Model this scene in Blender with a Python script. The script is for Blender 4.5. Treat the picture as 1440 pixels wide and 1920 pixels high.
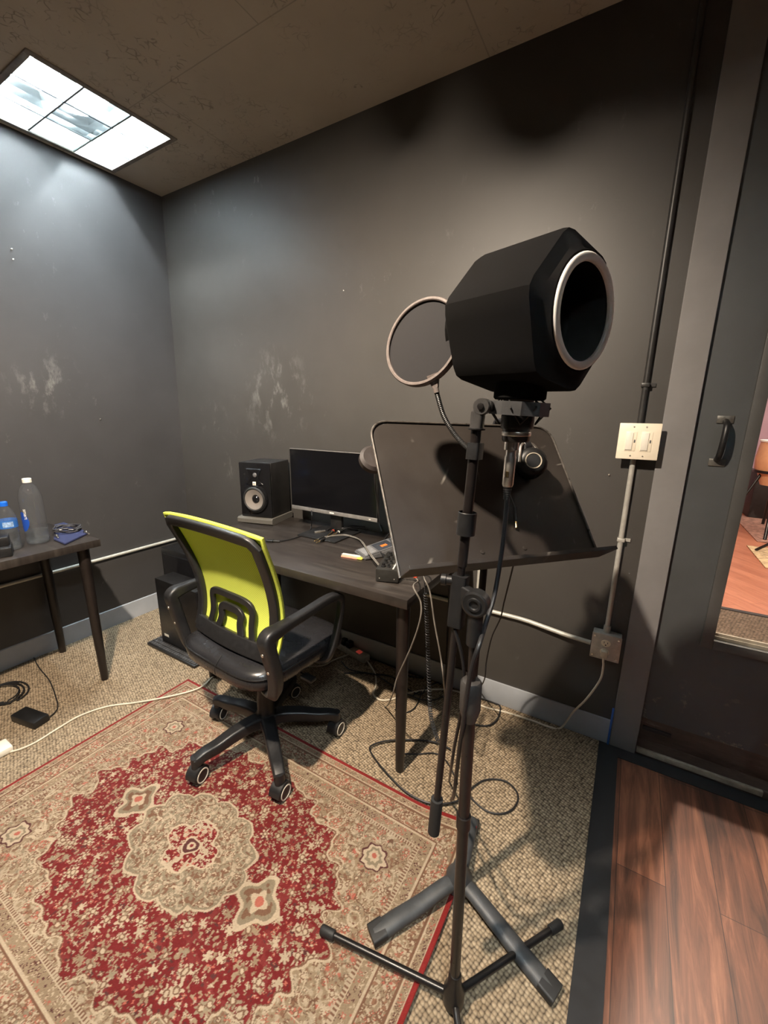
import bpy, bmesh, math, random
import numpy as np
from mathutils import Vector, Matrix, noise
from math import sin, cos, pi, radians, atan2, sqrt
random.seed(7)
for o in list(bpy.data.objects): bpy.data.objects.remove(o)
S = bpy.context.scene
COL = S.collection

# ------------------------------------------------------------------ camera
CAM_H = 1.33
F_, PITCH, ROLL, YAW = 771.14, .2386956, .01086945, -.53664
fw = Vector((sin(YAW)*cos(PITCH), cos(YAW)*cos(PITCH), -sin(PITCH)))
r0 = Vector((cos(YAW), -sin(YAW), 0)); u0 = r0.cross(fw)
rt = r0*cos(ROLL)+u0*sin(ROLL); up = -r0*sin(ROLL)+u0*cos(ROLL)
cd = bpy.data.cameras.new('camera'); cam = bpy.data.objects.new('camera', cd); COL.objects.link(cam)
cd.sensor_fit = 'HORIZONTAL'; cd.sensor_width = 36; cd.lens = F_/1440*36; cd.clip_start = .02
cam.matrix_world = Matrix(((rt.x, up.x, -fw.x, 0), (rt.y, up.y, -fw.y, 0), (rt.z, up.z, -fw.z, CAM_H), (0, 0, 0, 1)))
S.camera = cam
def ray(x, y): return fw+rt*((x-720)/F_)-up*((y-960)/F_)
def Z(x, y, z=0.):       # point of the plane at height z seen at a photo pixel
    d = ray(x, y); return d*((z-CAM_H)/d.z)+Vector((0, 0, CAM_H))
def Yp(x, y, Y):
    d = ray(x, y); return d*(Y/d.y)+Vector((0, 0, CAM_H))
def Xp(x, y, X):
    d = ray(x, y); return d*(X/d.x)+Vector((0, 0, CAM_H))

# ------------------------------------------------------------------ world and exposure
S.view_settings.view_transform = 'Standard'; S.view_settings.look = 'None'
S.view_settings.gamma = 1; S.view_settings.use_curve_mapping = False
S.view_settings.exposure = 0.0
w = bpy.data.worlds.new('world'); S.world = w; w.use_nodes = True
w.node_tree.nodes['Background'].inputs[0].default_value = (.75, .7, .65, 1)
w.node_tree.nodes['Background'].inputs[1].default_value = 0.0
TUBE1, TUBE2, TUBE3, FAR_W, SPOT_W, FAR_LAMP = 620.0, 4.0, 800.0, 45.0, 520.0, 560.0
COOL, WARM = (.84, .95, 1.0), (1.0, .84, .67)

# ------------------------------------------------------------------ materials
def mat(name, base=(.5, .5, .5), rough=.5, metal=0, spec=.5, emit=None, es=0, trans=0, coat=0, sheen=0):
    m = bpy.data.materials.new(name); m.use_nodes = True
    b = m.node_tree.nodes['Principled BSDF']
    b.inputs['Base Color'].default_value = (*base, 1); b.inputs['Roughness'].default_value = rough
    b.inputs['Metallic'].default_value = metal; b.inputs['Specular IOR Level'].default_value = spec
    b.inputs['Transmission Weight'].default_value = trans; b.inputs['Coat Weight'].default_value = coat
    b.inputs['Sheen Weight'].default_value = sheen
    if emit: b.inputs['Emission Color'].default_value = (*emit, 1); b.inputs['Emission Strength'].default_value = es
    return m
def nn(m, t, **k):
    n = m.node_tree.nodes.new(t)
    for a, v in k.items(): setattr(n, a, v)
    return n
def lk(m, a, b): m.node_tree.links.new(a, b)
def bsdf(m): return m.node_tree.nodes['Principled BSDF']
def coords(m, scale=(1, 1, 1), rot=(0, 0, 0)):
    g = nn(m, 'ShaderNodeNewGeometry'); mp = nn(m, 'ShaderNodeMapping')
    mp.inputs['Scale'].default_value = scale; mp.inputs['Rotation'].default_value = rot
    lk(m, g.outputs['Position'], mp.inputs['Vector']); return mp.outputs['Vector']
def noise_n(m, vec, scale, detail=4, rough=.6):
    n = nn(m, 'ShaderNodeTexNoise'); n.inputs['Scale'].default_value = scale; n.inputs['Detail'].default_value = detail
    n.inputs['Roughness'].default_value = rough; lk(m, vec, n.inputs['Vector']); return n.outputs['Fac']
def ramp(m, fac, stops):
    r = nn(m, 'ShaderNodeValToRGB'); e = r.color_ramp.elements
    while len(e) < len(stops): e.new(.5)
    for el, (p, c) in zip(e, stops): el.position = p; el.color = (*c, 1) if len(c) == 3 else c
    lk(m, fac, r.inputs['Fac']); return r.outputs['Color']
def mixc(m, fac, a, b, mode='MIX'):
    x = nn(m, 'ShaderNodeMix', data_type='RGBA', blend_type=mode)
    for s, v in ((x.inputs[0], fac), (x.inputs[6], a), (x.inputs[7], b)):
        if hasattr(v, 'is_linked'): lk(m, v, s)
        else: s.default_value = v if isinstance(v, float) else (*v, 1)
    return x.outputs[2]
def math_n(m, op, a, b=0.):
    x = nn(m, 'ShaderNodeMath', operation=op)
    for s, v in ((x.inputs[0], a), (x.inputs[1], b)):
        if hasattr(v, 'is_linked'): lk(m, v, s)
        else: s.default_value = v
    return x.outputs[0]
def bump(m, h, strength=.3, dist=.01):
    b = nn(m, 'ShaderNodeBump'); b.inputs['Strength'].default_value = strength; b.inputs['Distance'].default_value = dist
    lk(m, h, b.inputs['Height']); lk(m, b.outputs['Normal'], bsdf(m).inputs['Normal'])
def worn(name, base, rough, amt=.25, scale=30, **k):      # plain paint or plastic with a faint mottling
    m = mat(name, base, rough, **k); v = coords(m); n = noise_n(m, v, scale, 5)
    a = tuple(c*(1-amt) for c in base); b = tuple(min(1, c*(1+amt)) for c in base)
    lk(m, ramp(m, n, [(.3, a), (.7, b)]), bsdf(m).inputs['Base Color'])
    rr = math_n(m, 'ADD', math_n(m, 'MULTIPLY', n, .2), rough-.1); lk(m, rr, bsdf(m).inputs['Roughness'])
    return m

def wall_mat(name, base, marks=1.):
    m = mat(name, base, .5, spec=.45); v = coords(m)
    big = noise_n(m, v, 1.6, 5)
    c = ramp(m, big, [(.3, tuple(x*.85 for x in base)), (.7, tuple(x*1.15 for x in base))])
    # pale scuffs and chips: rare peaks of two noises
    n1 = noise_n(m, v, 2.3, 2); n2 = noise_n(m, coords(m, (1, 1, .55)), 22, 8, .75)
    s = math_n(m, 'MULTIPLY', ramp(m, n1, [(.55, (0, 0, 0)), (.68, (1, 1, 1))]), ramp(m, n2, [(.6, (0, 0, 0)), (.68, (1, 1, 1))]))
    s = math_n(m, 'MULTIPLY', s, .16*marks)
    c = mixc(m, s, c, (.45, .45, .43))
    if marks > .5:       # rubbed patches near head height behind the desk
        n3 = ramp(m, noise_n(m, coords(m, (1, 1, .5), (0, .5, 0)), 16, 9, .72), [(.53, (0, 0, 0)), (.66, (1, 1, 1))])
        for P_, rad in (((-1.72, 1.72, 1.40), .30), ((-2.28, 1.72, 1.25), .16), ((-2.2, 1.72, 1.0), .12), ((-2.615, 1.0, 1.45), .2)):
            dn = nn(m, 'ShaderNodeVectorMath', operation='DISTANCE'); lk(m, v, dn.inputs[0]); dn.inputs[1].default_value = P_
            g = ramp(m, math_n(m, 'DIVIDE', dn.outputs['Value'], rad), [(.2, (1, 1, 1)), (1., (0, 0, 0))])
            c = mixc(m, math_n(m, 'MULTIPLY', math_n(m, 'MULTIPLY', g, n3), .22), c, (.5, .5, .47))
    lk(m, c, bsdf(m).inputs['Base Color'])
    bump(m, noise_n(m, v, 180, 3), .08, .002)
    return m
M = {}
M['wall'] = wall_mat('black_wall_paint', (.052, .0485, .0445))
M['wall_side'] = wall_mat('black_wall_paint_side', (.052, .051, .052))
def ceil_mat():
    m = mat('painted_ceiling_board', (.5, .43, .35), .75, spec=.2); v = coords(m)
    n = noise_n(m, v, 3, 4); c = ramp(m, n, [(.3, (.47, .415, .34)), (.7, (.55, .485, .40))])
    patch = ramp(m, noise_n(m, v, 2.1, 2), [(.46, (0, 0, 0)), (.58, (1, 1, 1))])
    vr = nn(m, 'ShaderNodeTexVoronoi', feature='DISTANCE_TO_EDGE'); vr.inputs['Scale'].default_value = 34
    d = nn(m, 'ShaderNodeMix', data_type='VECTOR'); d.inputs[0].default_value = .06
    nz = nn(m, 'ShaderNodeTexNoise'); nz.inputs['Scale'].default_value = 14; lk(m, v, nz.inputs['Vector'])
    lk(m, v, d.inputs[4]); lk(m, nz.outputs['Color'], d.inputs[5]); lk(m, d.outputs[1], vr.inputs['Vector'])
    cr = ramp(m, vr.outputs['Distance'], [(0., (1, 1, 1)), (.09, (0, 0, 0))])
    gate = ramp(m, noise_n(m, v, 17, 3), [(.5, (0, 0, 0)), (.6, (1, 1, 1))])
    crack = math_n(m, 'MULTIPLY', math_n(m, 'MULTIPLY', cr, patch), gate)
    # board seams, running with the room
    br = nn(m, 'ShaderNodeTexBrick'); br.inputs['Scale'].default_value = 1; br.inputs['Mortar Size'].default_value = .0025
    br.inputs['Brick Width'].default_value = 1.22; br.inputs['Row Height'].default_value = .61; br.inputs['Mortar Smooth'].default_value = .3
    br.inputs['Color1'].default_value = br.inputs['Color2'].default_value = (1, 1, 1, 1); br.inputs['Mortar'].default_value = (0, 0, 0, 1)
    lk(m, coords(m, rot=(0, 0, 0)), br.inputs['Vector'])
    h = math_n(m, 'SUBTRACT', math_n(m, 'MULTIPLY', noise_n(m, v, 45, 4), .25), math_n(m, 'ADD', crack, math_n(m, 'MULTIPLY', br.outputs['Fac'], .6)))
    c = mixc(m, math_n(m, 'MULTIPLY', crack, .55), c, (.12, .10, .08))
    c = mixc(m, math_n(m, 'MULTIPLY', br.outputs['Fac'], .35), c, (.14, .12, .10))
    lk(m, c, bsdf(m).inputs['Base Color']); bump(m, h, .5, .004)
    return m
M['ceiling'] = ceil_mat()
def carpet_mat(name, light, dark, sc):
    m = mat(name, light, .95, spec=.1); v = coords(m, (1., 1., 0), (0, 0, radians(18)))
    vo = nn(m, 'ShaderNodeTexVoronoi'); vo.inputs['Scale'].default_value = sc; vo.inputs['Randomness'].default_value = .38
    lk(m, v, vo.inputs['Vector'])
    big = noise_n(m, v, 2.5, 3); fine = noise_n(m, v, 500, 2)
    c = ramp(m, vo.outputs['Distance'], [(.22, light), (.5, tuple((a*.55+b*.45) for a, b in zip(light, dark))), (.72, dark)])
    sep = nn(m, 'ShaderNodeSeparateColor'); lk(m, vo.outputs['Color'], sep.inputs[0])
    c = mixc(m, 1., c, ramp(m, sep.outputs[0], [(0., (.72, .7, .68)), (1., (1.12, 1.12, 1.12))]), 'MULTIPLY')
    c = mixc(m, 1., c, ramp(m, big, [(.3, (.88, .88, .88)), (.7, (1.06, 1.06, 1.06))]), 'MULTIPLY')
    lk(m, c, bsdf(m).inputs['Base Color'])
    h = math_n(m, 'SUBTRACT', math_n(m, 'MULTIPLY', fine, .15), vo.outputs['Distance']); bump(m, h, .9, .006)
    return m
M['carpet'] = carpet_mat('loop_carpet', (.43, .335, .225), (.085, .064, .045), 100)
M['far_carpet'] = carpet_mat('far_carpet', (.17, .13, .10), (.06, .05, .04), 60)
def wood_mat(name, cols, ang, width, rough, gloss=.3, length=1.2):
    m = mat(name, cols[1], rough, spec=.5, coat=gloss); bsdf(m).inputs['Coat Roughness'].default_value = .28
    v = coords(m, (1, 1, 1), (0, 0, ang))
    br = nn(m, 'ShaderNodeTexBrick'); br.offset = .37
    br.inputs['Scale'].default_value = 1; br.inputs['Brick Width'].default_value = length; br.inputs['Row Height'].default_value = width
    br.inputs['Mortar Size'].default_value = .0012; br.inputs['Color1'].default_value = (0, 0, 0, 1); br.inputs['Color2'].default_value = (1, 1, 1, 1)
    br.inputs['Mortar'].default_value = (.5, .5, .5, 1); lk(m, v, br.inputs['Vector'])
    st = nn(m, 'ShaderNodeMapping'); st.inputs['Scale'].default_value = (1.1, 13, 1); lk(m, v, st.inputs['Vector'])
    n = nn(m, 'ShaderNodeTexNoise'); n.inputs['Scale'].default_value = 2.6; n.inputs['Detail'].default_value = 8; n.inputs['Roughness'].default_value = .65
    n.inputs['Distortion'].default_value = .7; lk(m, st.outputs[0], n.inputs['Vector'])
    f = math_n(m, 'ADD', math_n(m, 'MULTIPLY', br.outputs['Color'], .16), math_n(m, 'SUBTRACT', n.outputs['Fac'], .08))
    c = ramp(m, f, [(.30, cols[0]), (.5, cols[1]), (.68, cols[2])])
    c = mixc(m, math_n(m, 'MULTIPLY', br.outputs['Fac'], .8), c, tuple(x*.3 for x in cols[0]))
    lk(m, c, bsdf(m).inputs['Base Color']); bump(m, math_n(m, 'MULTIPLY', n.outputs['Fac'], .4), .15, .002)
    return m
M['wood'] = wood_mat('walnut_planks', [(.040, .014, .008), (.125, .045, .024), (.24, .098, .052)], radians(90), .125, .52, .06)
M['far_wood'] = wood_mat('far_room_planks', [(.30, .09, .045), (.42, .15, .08), (.52, .21, .12)], radians(52), .12, .4)
M['desk'] = wood_mat('black_brown_laminate', [(.018, .015, .0135), (.032, .0265, .0235), (.056, .048, .042)], radians(0), 3., .33, .15, 9.)
M['desk_leg'] = worn('brown_black_leg_paint', (.012, .009, .008), .35)
M['trim'] = worn('grey_trim_paint', (.20, .195, .195), .45, .08, 6)
M['base'] = worn('grey_baseboard_vinyl', (.36, .385, .42), .5, .12, 5)
def door_mat():
    m = mat('dark_grey_door_paint', (.055, .060, .062), .5); v = coords(m)
    c = ramp(m, noise_n(m, v, 4, 5), [(.3, (.062, .067, .069)), (.7, (.078, .084, .087))])
    g = nn(m, 'ShaderNodeSeparateXYZ'); lk(m, coords(m), g.inputs[0])
    low = ramp(m, g.outputs['Z'], [(.15, (1, 1, 1)), (.40, (0, 0, 0))])
    chip = ramp(m, noise_n(m, v, 15, 7, .7), [(.58, (0, 0, 0)), (.63, (1, 1, 1))])
    c = mixc(m, math_n(m, 'MULTIPLY', math_n(m, 'MULTIPLY', low, chip), .7), c, (.30, .26, .2))
    lk(m, c, bsdf(m).inputs['Base Color']); return m
M['door'] = door_mat()
M['strip'] = worn('black_rubber_strip', (.012, .012, .013), .6)
def thresh_mat():
    m = mat('worn_brown_threshold', (.07, .045, .035), .5); v = coords(m, (1, 5, 5))
    c = ramp(m, noise_n(m, v, 6, 8, .7), [(.35, (.045, .028, .022)), (.6, (.085, .058, .046)), (.74, (.24, .21, .17))])
    lk(m, c, bsdf(m).inputs['Base Color']); return m
M['threshold'] = thresh_mat()
M['cream_edge'] = worn('worn_cream_edge', (.38, .34, .27), .6)
M['blackmetal'] = worn('black_painted_metal', (.009, .008, .008), .33, spec=.5)
M['boom'] = worn('brown_black_tube', (.010, .0078, .0072), .3, spec=.5)
M['blackplastic'] = worn('black_plastic', (.010, .010, .0105), .42)
M['chairplastic'] = worn('chair_black_plastic', (.012, .012, .013), .42, .2, 80)
M['greyplastic'] = worn('grey_plastic', (.10, .10, .105), .45)
M['leather'] = worn('black_faux_leather', (.016, .016, .018), .27, .06, 12)
M['gloss'] = mat('gloss_black', (.008, .008, .009), .08)
M['rubber'] = mat('rubber', (.012, .012, .012), .6)
M['white'] = worn('white_plastic', (.80, .77, .68), .4, .05)
M['ivory'] = worn('ivory_switch_plastic', (.86, .78, .63), .4, .03)
M['casterring'] = mat('ivory_ring', (.75, .70, .60), .4)
M['cord_white'] = worn('off_white_cord', (.62, .56, .44), .5, .08)
M['cord_grey'] = worn('grey_cord', (.17, .155, .135), .5)
M['cord_black'] = mat('black_cord', (.012, .012, .013), .45)
M['chrome'] = mat('chrome', (.75, .72, .66), .18, 1)
M['nickel'] = mat('nickel', (.80, .76, .70), .36, 1)
M['gold'] = mat('gold_contact', (.85, .65, .35), .25, 1)
M['galv'] = worn('galvanised_steel', (.50, .49, .45), .38, .12, 60, metal=.35)
M['greypipe'] = worn('white_painted_conduit', (.52, .52, .47), .45, .12, 40, metal=.2)
M['blackpipe'] = worn('black_painted_conduit', (.028, .027, .026), .4)
M['foam'] = mat('black_foam', (.0055, .0052, .005), .95, spec=.08)
M['foamcollar'] = mat('black_foam_collar', (.005, .005, .005), .9, spec=.08)
M['padfoam'] = worn('grey_foam_pad', (.085, .080, .070), .95, .15, 300)
M['shieldring'] = mat('pale_fabric_ring', (.80, .78, .74), .7)
M['popring'] = worn('bronze_grey_ring', (.13, .108, .098), .35, .2, 120)
M['screen'] = mat('monitor_screen', (.004, .004, .005), .12)
M['bezel'] = worn('grey_monitor_bezel', (.16, .155, .15), .35)
M['cone'] = mat('speaker_cone', (.20, .18, .165), .35, spec=.6)
M['blue'] = mat('blue_tape', (.03, .12, .45), .6)
M['bluecap'] = mat('blue_cap', (.01, .12, .62), .35)
M['bluelabel'] = mat('blue_label', (.015, .07, .38), .35)
M['navy'] = worn('navy_cloth', (.011, .016, .062), .8, .3, 60)
M['water'] = mat('bottle_plastic', (.97, .98, 1), .04, trans=1); bsdf(M['water']).inputs['IOR'].default_value = 1.28
M['glass'] = mat('window_glass', (.97, .98, .97), .0, trans=1); bsdf(M['glass']).inputs['IOR'].default_value = 1.05
def thin_clear(name, tint, haze, ior=1.45, rough=.02, hazec=(.8, .85, .9)):      # thin clear sheet: see-through, with reflections and a little haze
    m = mat(name, hazec, .35); out = m.node_tree.nodes['Material Output']
    tp = nn(m, 'ShaderNodeBsdfTransparent'); tp.inputs[0].default_value = (*tint, 1); gl = nn(m, 'ShaderNodeBsdfGlossy'); gl.inputs['Roughness'].default_value = rough
    fr_ = nn(m, 'ShaderNodeLayerWeight'); f5 = math_n(m, 'ADD', math_n(m, 'MULTIPLY', math_n(m, 'POWER', fr_.outputs['Facing'], 4.), .75), .03*ior); m1 = nn(m, 'ShaderNodeMixShader'); m2 = nn(m, 'ShaderNodeMixShader')
    m1.inputs[0].default_value = haze; lk(m, tp.outputs[0], m1.inputs[1]); lk(m, bsdf(m).outputs[0], m1.inputs[2])
    lk(m, f5, m2.inputs[0]); lk(m, m1.outputs[0], m2.inputs[1]); lk(m, gl.outputs[0], m2.inputs[2]); lk(m, m2.outputs[0], out.inputs[0]); return m
M['glass'] = thin_clear('window_glass', (.96, .97, .96), .0)
M['water'] = thin_clear('clear_bottle_plastic', (.95, .96, .98), .022, 1.8, .03)
M['red'] = mat('red_plastic', (.65, .03, .02), .4, emit=(1, .12, .08), es=.15)
M['redplain'] = mat('red_band', (.75, .10, .05), .5)
M['yellow'] = mat('yellow_wrapper', (.8, .68, .10), .4)
M['orange'] = mat('orange_wrapper', (.80, .34, .24), .4)
M['lcd'] = mat('lcd_glass', (.04, .045, .055), .15)
M['paper'] = mat('pale_sticker', (.6, .58, .52), .6)
M['louver'] = mat('specular_aluminium_louver', (.80, .84, .85), .14, 1)
M['louveredge'] = mat('louver_edge_grey', (.14, .16, .16), .6)
M['house'] = mat('white_reflector', (.84, .86, .86), .5)
M['lightframe'] = worn('dusty_light_frame', (.20, .18, .155), .6)
M['tube1'] = mat('cool_fluorescent', (1, 1, 1), .5, emit=COOL, es=TUBE1)
M['tube3'] = mat('cool_fluorescent_rear', (1, 1, 1), .5, emit=COOL, es=TUBE3)
M['tube2'] = mat('warm_fluorescent', (1, 1, 1), .5, emit=WARM, es=TUBE2)
M['stonegrey'] = worn('iron_grey_cast', (.042, .044, .046), .5, .2, 50)
M['purple'] = wall_mat('purple_wall', (.33, .20, .24), .3)
M['drumwood'] = worn('peach_drum_shell', (.72, .40, .22), .35, .08)
M['drumhead'] = mat('drum_head', (.8, .77, .7), .5)
M['tan_rug'] = worn('tan_far_rug', (.52, .38, .22), .9, .5, 22)
M['rosy_rug'] = worn('rosy_far_rug', (.30, .16, .12), .9, .6, 22)
def stand_mat():
    m = mat('scratched_stand_enamel', (.034, .028, .024), .42, spec=.5); v = coords(m)
    c = ramp(m, noise_n(m, v, 5, 6), [(.3, (.020, .0165, .0145)), (.7, (.033, .028, .0245))])
    w1 = nn(m, 'ShaderNodeTexWave'); w1.inputs['Scale'].default_value = 3.5; w1.inputs['Distortion'].default_value = 14; w1.inputs['Detail'].default_value = 2
    w1.inputs['Detail Scale'].default_value = .8; lk(m, v, w1.inputs['Vector'])
    s = ramp(m, w1.outputs['Fac'], [(.985, (0, 0, 0)), (1., (1, 1, 1))])
    g = ramp(m, noise_n(m, v, 11, 3), [(.55, (0, 0, 0)), (.66, (1, 1, 1))])
    c = mixc(m, math_n(m, 'MULTIPLY', math_n(m, 'MULTIPLY', s, g), .3), c, (.4, .38, .34))
    lk(m, c, bsdf(m).inputs['Base Color'])
    lk(m, math_n(m, 'ADD', math_n(m, 'MULTIPLY', noise_n(m, v, 9, 5), .3), .28), bsdf(m).inputs['Roughness'])
    return m
M['stand'] = stand_mat()
def mesh_fabric():
    m = mat('lime_mesh_fabric', (.62, .72, .06), .7, spec=.2); tc = nn(m, 'ShaderNodeTexCoord')
    mp = nn(m, 'ShaderNodeMapping'); mp.inputs['Rotation'].default_value = (0, radians(40), 0); lk(m, tc.outputs['Object'], mp.inputs['Vector'])
    w1 = nn(m, 'ShaderNodeTexWave'); w1.inputs['Scale'].default_value = 62; lk(m, mp.outputs[0], w1.inputs['Vector'])
    w2 = nn(m, 'ShaderNodeTexWave', bands_direction='Z'); w2.inputs['Scale'].default_value = 62; lk(m, mp.outputs[0], w2.inputs['Vector'])
    f = math_n(m, 'MULTIPLY', w1.outputs['Fac'], w2.outputs['Fac'])
    lk(m, ramp(m, f, [(.05, (.86, .92, .20)), (.6, (.66, .76, .09)), (1., (.34, .40, .04))]), bsdf(m).inputs['Base Color'])
    tr = nn(m, 'ShaderNodeBsdfTranslucent'); tr.inputs['Color'].default_value = (.75, .85, .08, 1)
    mx = nn(m, 'ShaderNodeMixShader'); mx.inputs[0].default_value = .35
    out = m.node_tree.nodes['Material Output']
    lk(m, bsdf(m).outputs[0], mx.inputs[1]); lk(m, tr.outputs[0], mx.inputs[2])
    tp = nn(m, 'ShaderNodeBsdfTransparent'); m2 = nn(m, 'ShaderNodeMixShader')
    lk(m, ramp(m, f, [(.88, (0, 0, 0)), (.98, (.6, .6, .6))]), m2.inputs[0])
    lk(m, mx.outputs[0], m2.inputs[1]); lk(m, tp.outputs[0], m2.inputs[2]); lk(m, m2.outputs[0], out.inputs[0])
    return m
M['lime'] = mesh_fabric()
M['limeedge'] = worn('lime_edge_piping', (.55, .63, .08), .7, .15, 200)
def popmesh():
    m = mat('pop_filter_nylon', (.020, .019, .020), .8, spec=.2); out = m.node_tree.nodes['Material Output']
    tp = nn(m, 'ShaderNodeBsdfTransparent'); m2 = nn(m, 'ShaderNodeMixShader'); m2.inputs[0].default_value = .12
    lk(m, bsdf(m).outputs[0], m2.inputs[1]); lk(m, tp.outputs[0], m2.inputs[2]); lk(m, m2.outputs[0], out.inputs[0]); return m
M['popmesh'] = popmesh()

# ------------------------------------------------------------------ mesh helpers (shapes are built in world metres)
class B:
    def __init__(s): s.bm = bmesh.new()
    def quad(s, pts):
        vs = [s.bm.verts.new(p) for p in pts]; s.bm.faces.new(vs); return s
    def box(s, lo, hi, mtx=None, bev=0):
        b = bmesh.new(); r = bmesh.ops.create_cube(b, size=1)
        lo, hi = Vector(lo), Vector(hi)
        for v in b.verts: v.co = Vector(((v.co.x+.5)*(hi.x-lo.x)+lo.x, (v.co.y+.5)*(hi.y-lo.y)+lo.y, (v.co.z+.5)*(hi.z-lo.z)+lo.z))
        if bev: bmesh.ops.bevel(b, geom=b.edges[:], offset=bev, segments=2, affect='EDGES', profile=.5)
        if mtx: b.transform(mtx)
        s._add(b); return s
    def _add(s, b):
        me = bpy.data.meshes.new('t'); b.to_mesh(me); b.free(); s.bm.from_mesh(me); bpy.data.meshes.remove(me)
    def lathe(s, prof, org=(0, 0, 0), axis=(0, 0, 1), n=24, cap=True):     # prof: (radius, height along axis)
        a = Vector(axis).normalized(); q = Vector((0, 0, 1)).rotation_difference(a).to_matrix(); o = Vector(org)
        rings = []
        for r, h in prof:
            if r < 1e-6: rings.append([s.bm.verts.new(o+q@Vector((0, 0, h)))])
            else: rings.append([s.bm.verts.new(o+q@Vector((r*cos(2*pi*i/n), r*sin(2*pi*i/n), h))) for i in range(n)])
        for A, C in zip(rings, rings[1:]):
            for i in range(n):
                j = (i+1) % n
                f = [A[i % len(A)], A[j % len(A)], C[j % len(C)], C[i % len(C)]]
                f = list(dict.fromkeys(f))
                if len(f) > 2: s.bm.faces.new(f)
        if cap:
            if len(rings[0]) > 1: s.bm.faces.new(rings[0][::-1])
            if len(rings[-1]) > 1: s.bm.faces.new(rings[-1])
        return s
    def cyl(s, p, q, r, r2=None, n=20):
        p, q = Vector(p), Vector(q); return s.lathe([(r, 0), (r if r2 is None else r2, (q-p).length)], p, q-p, n)
    def sweep(s, path, prof, upv=None, closed=False, cap=True, scales=None):   # prof: list of (side, up) points
        P = [Vector(p) for p in path]; N = len(P); rings = []; nrm = None
        for i, p in enumerate(P):
            t = (P[(i+1) % N]-P[i-1]) if closed else (P[min(i+1, N-1)]-P[max(i-1, 0)])
            t = t.normalized() if t.length > 1e-9 else Vector((0, 0, 1))
            if upv is not None:
                u = Vector(upv(i, p) if callable(upv) else upv)
            else:
                u = nrm if nrm is not None else (Vector((0, 0, 1)) if abs(t.z) < .9 else Vector((1, 0, 0)))
            u = (u-t*u.dot(t))
            u = u.normalized() if u.length > 1e-6 else t.orthogonal().normalized()
            nrm = u; sd = t.cross(u); k = scales[i] if scales else 1
            rings.append([s.bm.verts.new(p+sd*a*k+u*b*k) for a, b in prof])
        m = len(prof)
        for i in range(N if closed else N-1):
            A, C = rings[i], rings[(i+1) % N]
            for j in range(m): s.bm.faces.new([A[j], A[(j+1) % m], C[(j+1) % m], C[j]])
        if cap and not closed: s.bm.faces.new(rings[0][::-1]); s.bm.faces.new(rings[-1])
        return s
    def tube(s, path, r, n=10, closed=False, smooth=True, step=None):
        P = crom(path, closed) if smooth and len(path) > 2 else path
        return s.sweep(P, [(r*cos(2*pi*i/n), r*sin(2*pi*i/n)) for i in range(n)], closed=closed)
def crom(P, closed=False, k=8):
    P = [Vector(p) for p in P]; N = len(P); out = []
    for i in range(N if closed else N-1):
        if closed: a, b, c, d = P[i-1], P[i], P[(i+1) % N], P[(i+2) % N]
        else: a, b, c, d = P[max(i-1, 0)], P[i], P[i+1], P[min(i+2, N-1)]
        for j in range(k):
            t = j/k; out.append(.5*((2*b)+(c-a)*t+(2*a-5*b+4*c-d)*t*t+(3*b-a-3*c+d)*t**3))
    if not closed: out.append(P[-1])
    return out
def rr(w, h, r=.3, n=4):      # rounded rectangle profile
    r *= min(w, h)/2*1.; out = []
    for cx, cy, a0 in ((w/2-r, h/2-r, 0), (-w/2+r, h/2-r, 90), (-w/2+r, -h/2+r, 180), (w/2-r, -h/2+r, 270)):
        for i in range(n+1):
            a = radians(a0+90*i/n); out.append((cx+r*cos(a), cy+r*sin(a)))
    return out
WM = {}
def obj(name, b, m, parent=None, smooth=True, ang=35):
    bm = b.bm; bmesh.ops.recalc_face_normals(bm, faces=bm.faces)
    me = bpy.data.meshes.new(name)
    o = bpy.data.objects.new(name, me)
    if parent is not None: bm.transform(WM[parent.name].inverted()); WM[o.name] = WM[parent.name].copy()
    else:
        c = Vector((0, 0, 0)); n = max(1, len(bm.verts)); zs = 1e9
        for v in bm.verts: c += v.co; zs = min(zs, v.co.z)
        c /= n; c.z = zs; bm.transform(Matrix.Translation(-c)); o.location = c; WM[o.name] = Matrix.Translation(c)
    bm.to_mesh(me); bm.free(); me.materials.append(m if not isinstance(m, str) else M[m])
    if smooth: me.shade_smooth(); me.set_sharp_from_angle(angle=radians(ang))
    COL.objects.link(o)
    if parent is not None: o.parent = parent
    return o
def part(name, b, m, parent, label=None, **k):
    o = obj(name, b, m, parent, **k)
    if label: o['label'] = label
    return o
def thing(name, label, cat, loc, rz=0, group=None):
    o = bpy.data.objects.new(name, None); o.empty_display_size = .05; COL.objects.link(o)
    o.location = loc; o.rotation_euler = (0, 0, rz); WM[o.name] = Matrix.Translation(loc) @ Matrix.Rotation(rz, 4, 'Z')
    o['label'] = label; o['category'] = cat
    if group: o['group'] = group
    return o
def tag(o, label, cat, group=None):
    o['label'] = label; o['category'] = cat
    if group: o['group'] = group
    return o
def struct(name, b, m, label=None, parent=None, **k):
    o = obj(name, b, m, parent, **k)
    if parent is None: o['kind'] = 'structure'
    if label: o['label'] = label
    return o
def text_bm(txt, size, mtx, depth=.0004):
    cu = bpy.data.curves.new('t', 'FONT'); cu.body = txt; cu.size = size; cu.extrude = depth; cu.align_x = 'CENTER'; cu.align_y = 'CENTER'
    o = bpy.data.objects.new('t', cu); COL.objects.link(o)
    me = bpy.data.meshes.new_from_object(o); me.transform(mtx)
    b = B(); b.bm.from_mesh(me); bpy.data.objects.remove(o); bpy.data.meshes.remove(me); bpy.data.curves.remove(cu); return b
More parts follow.
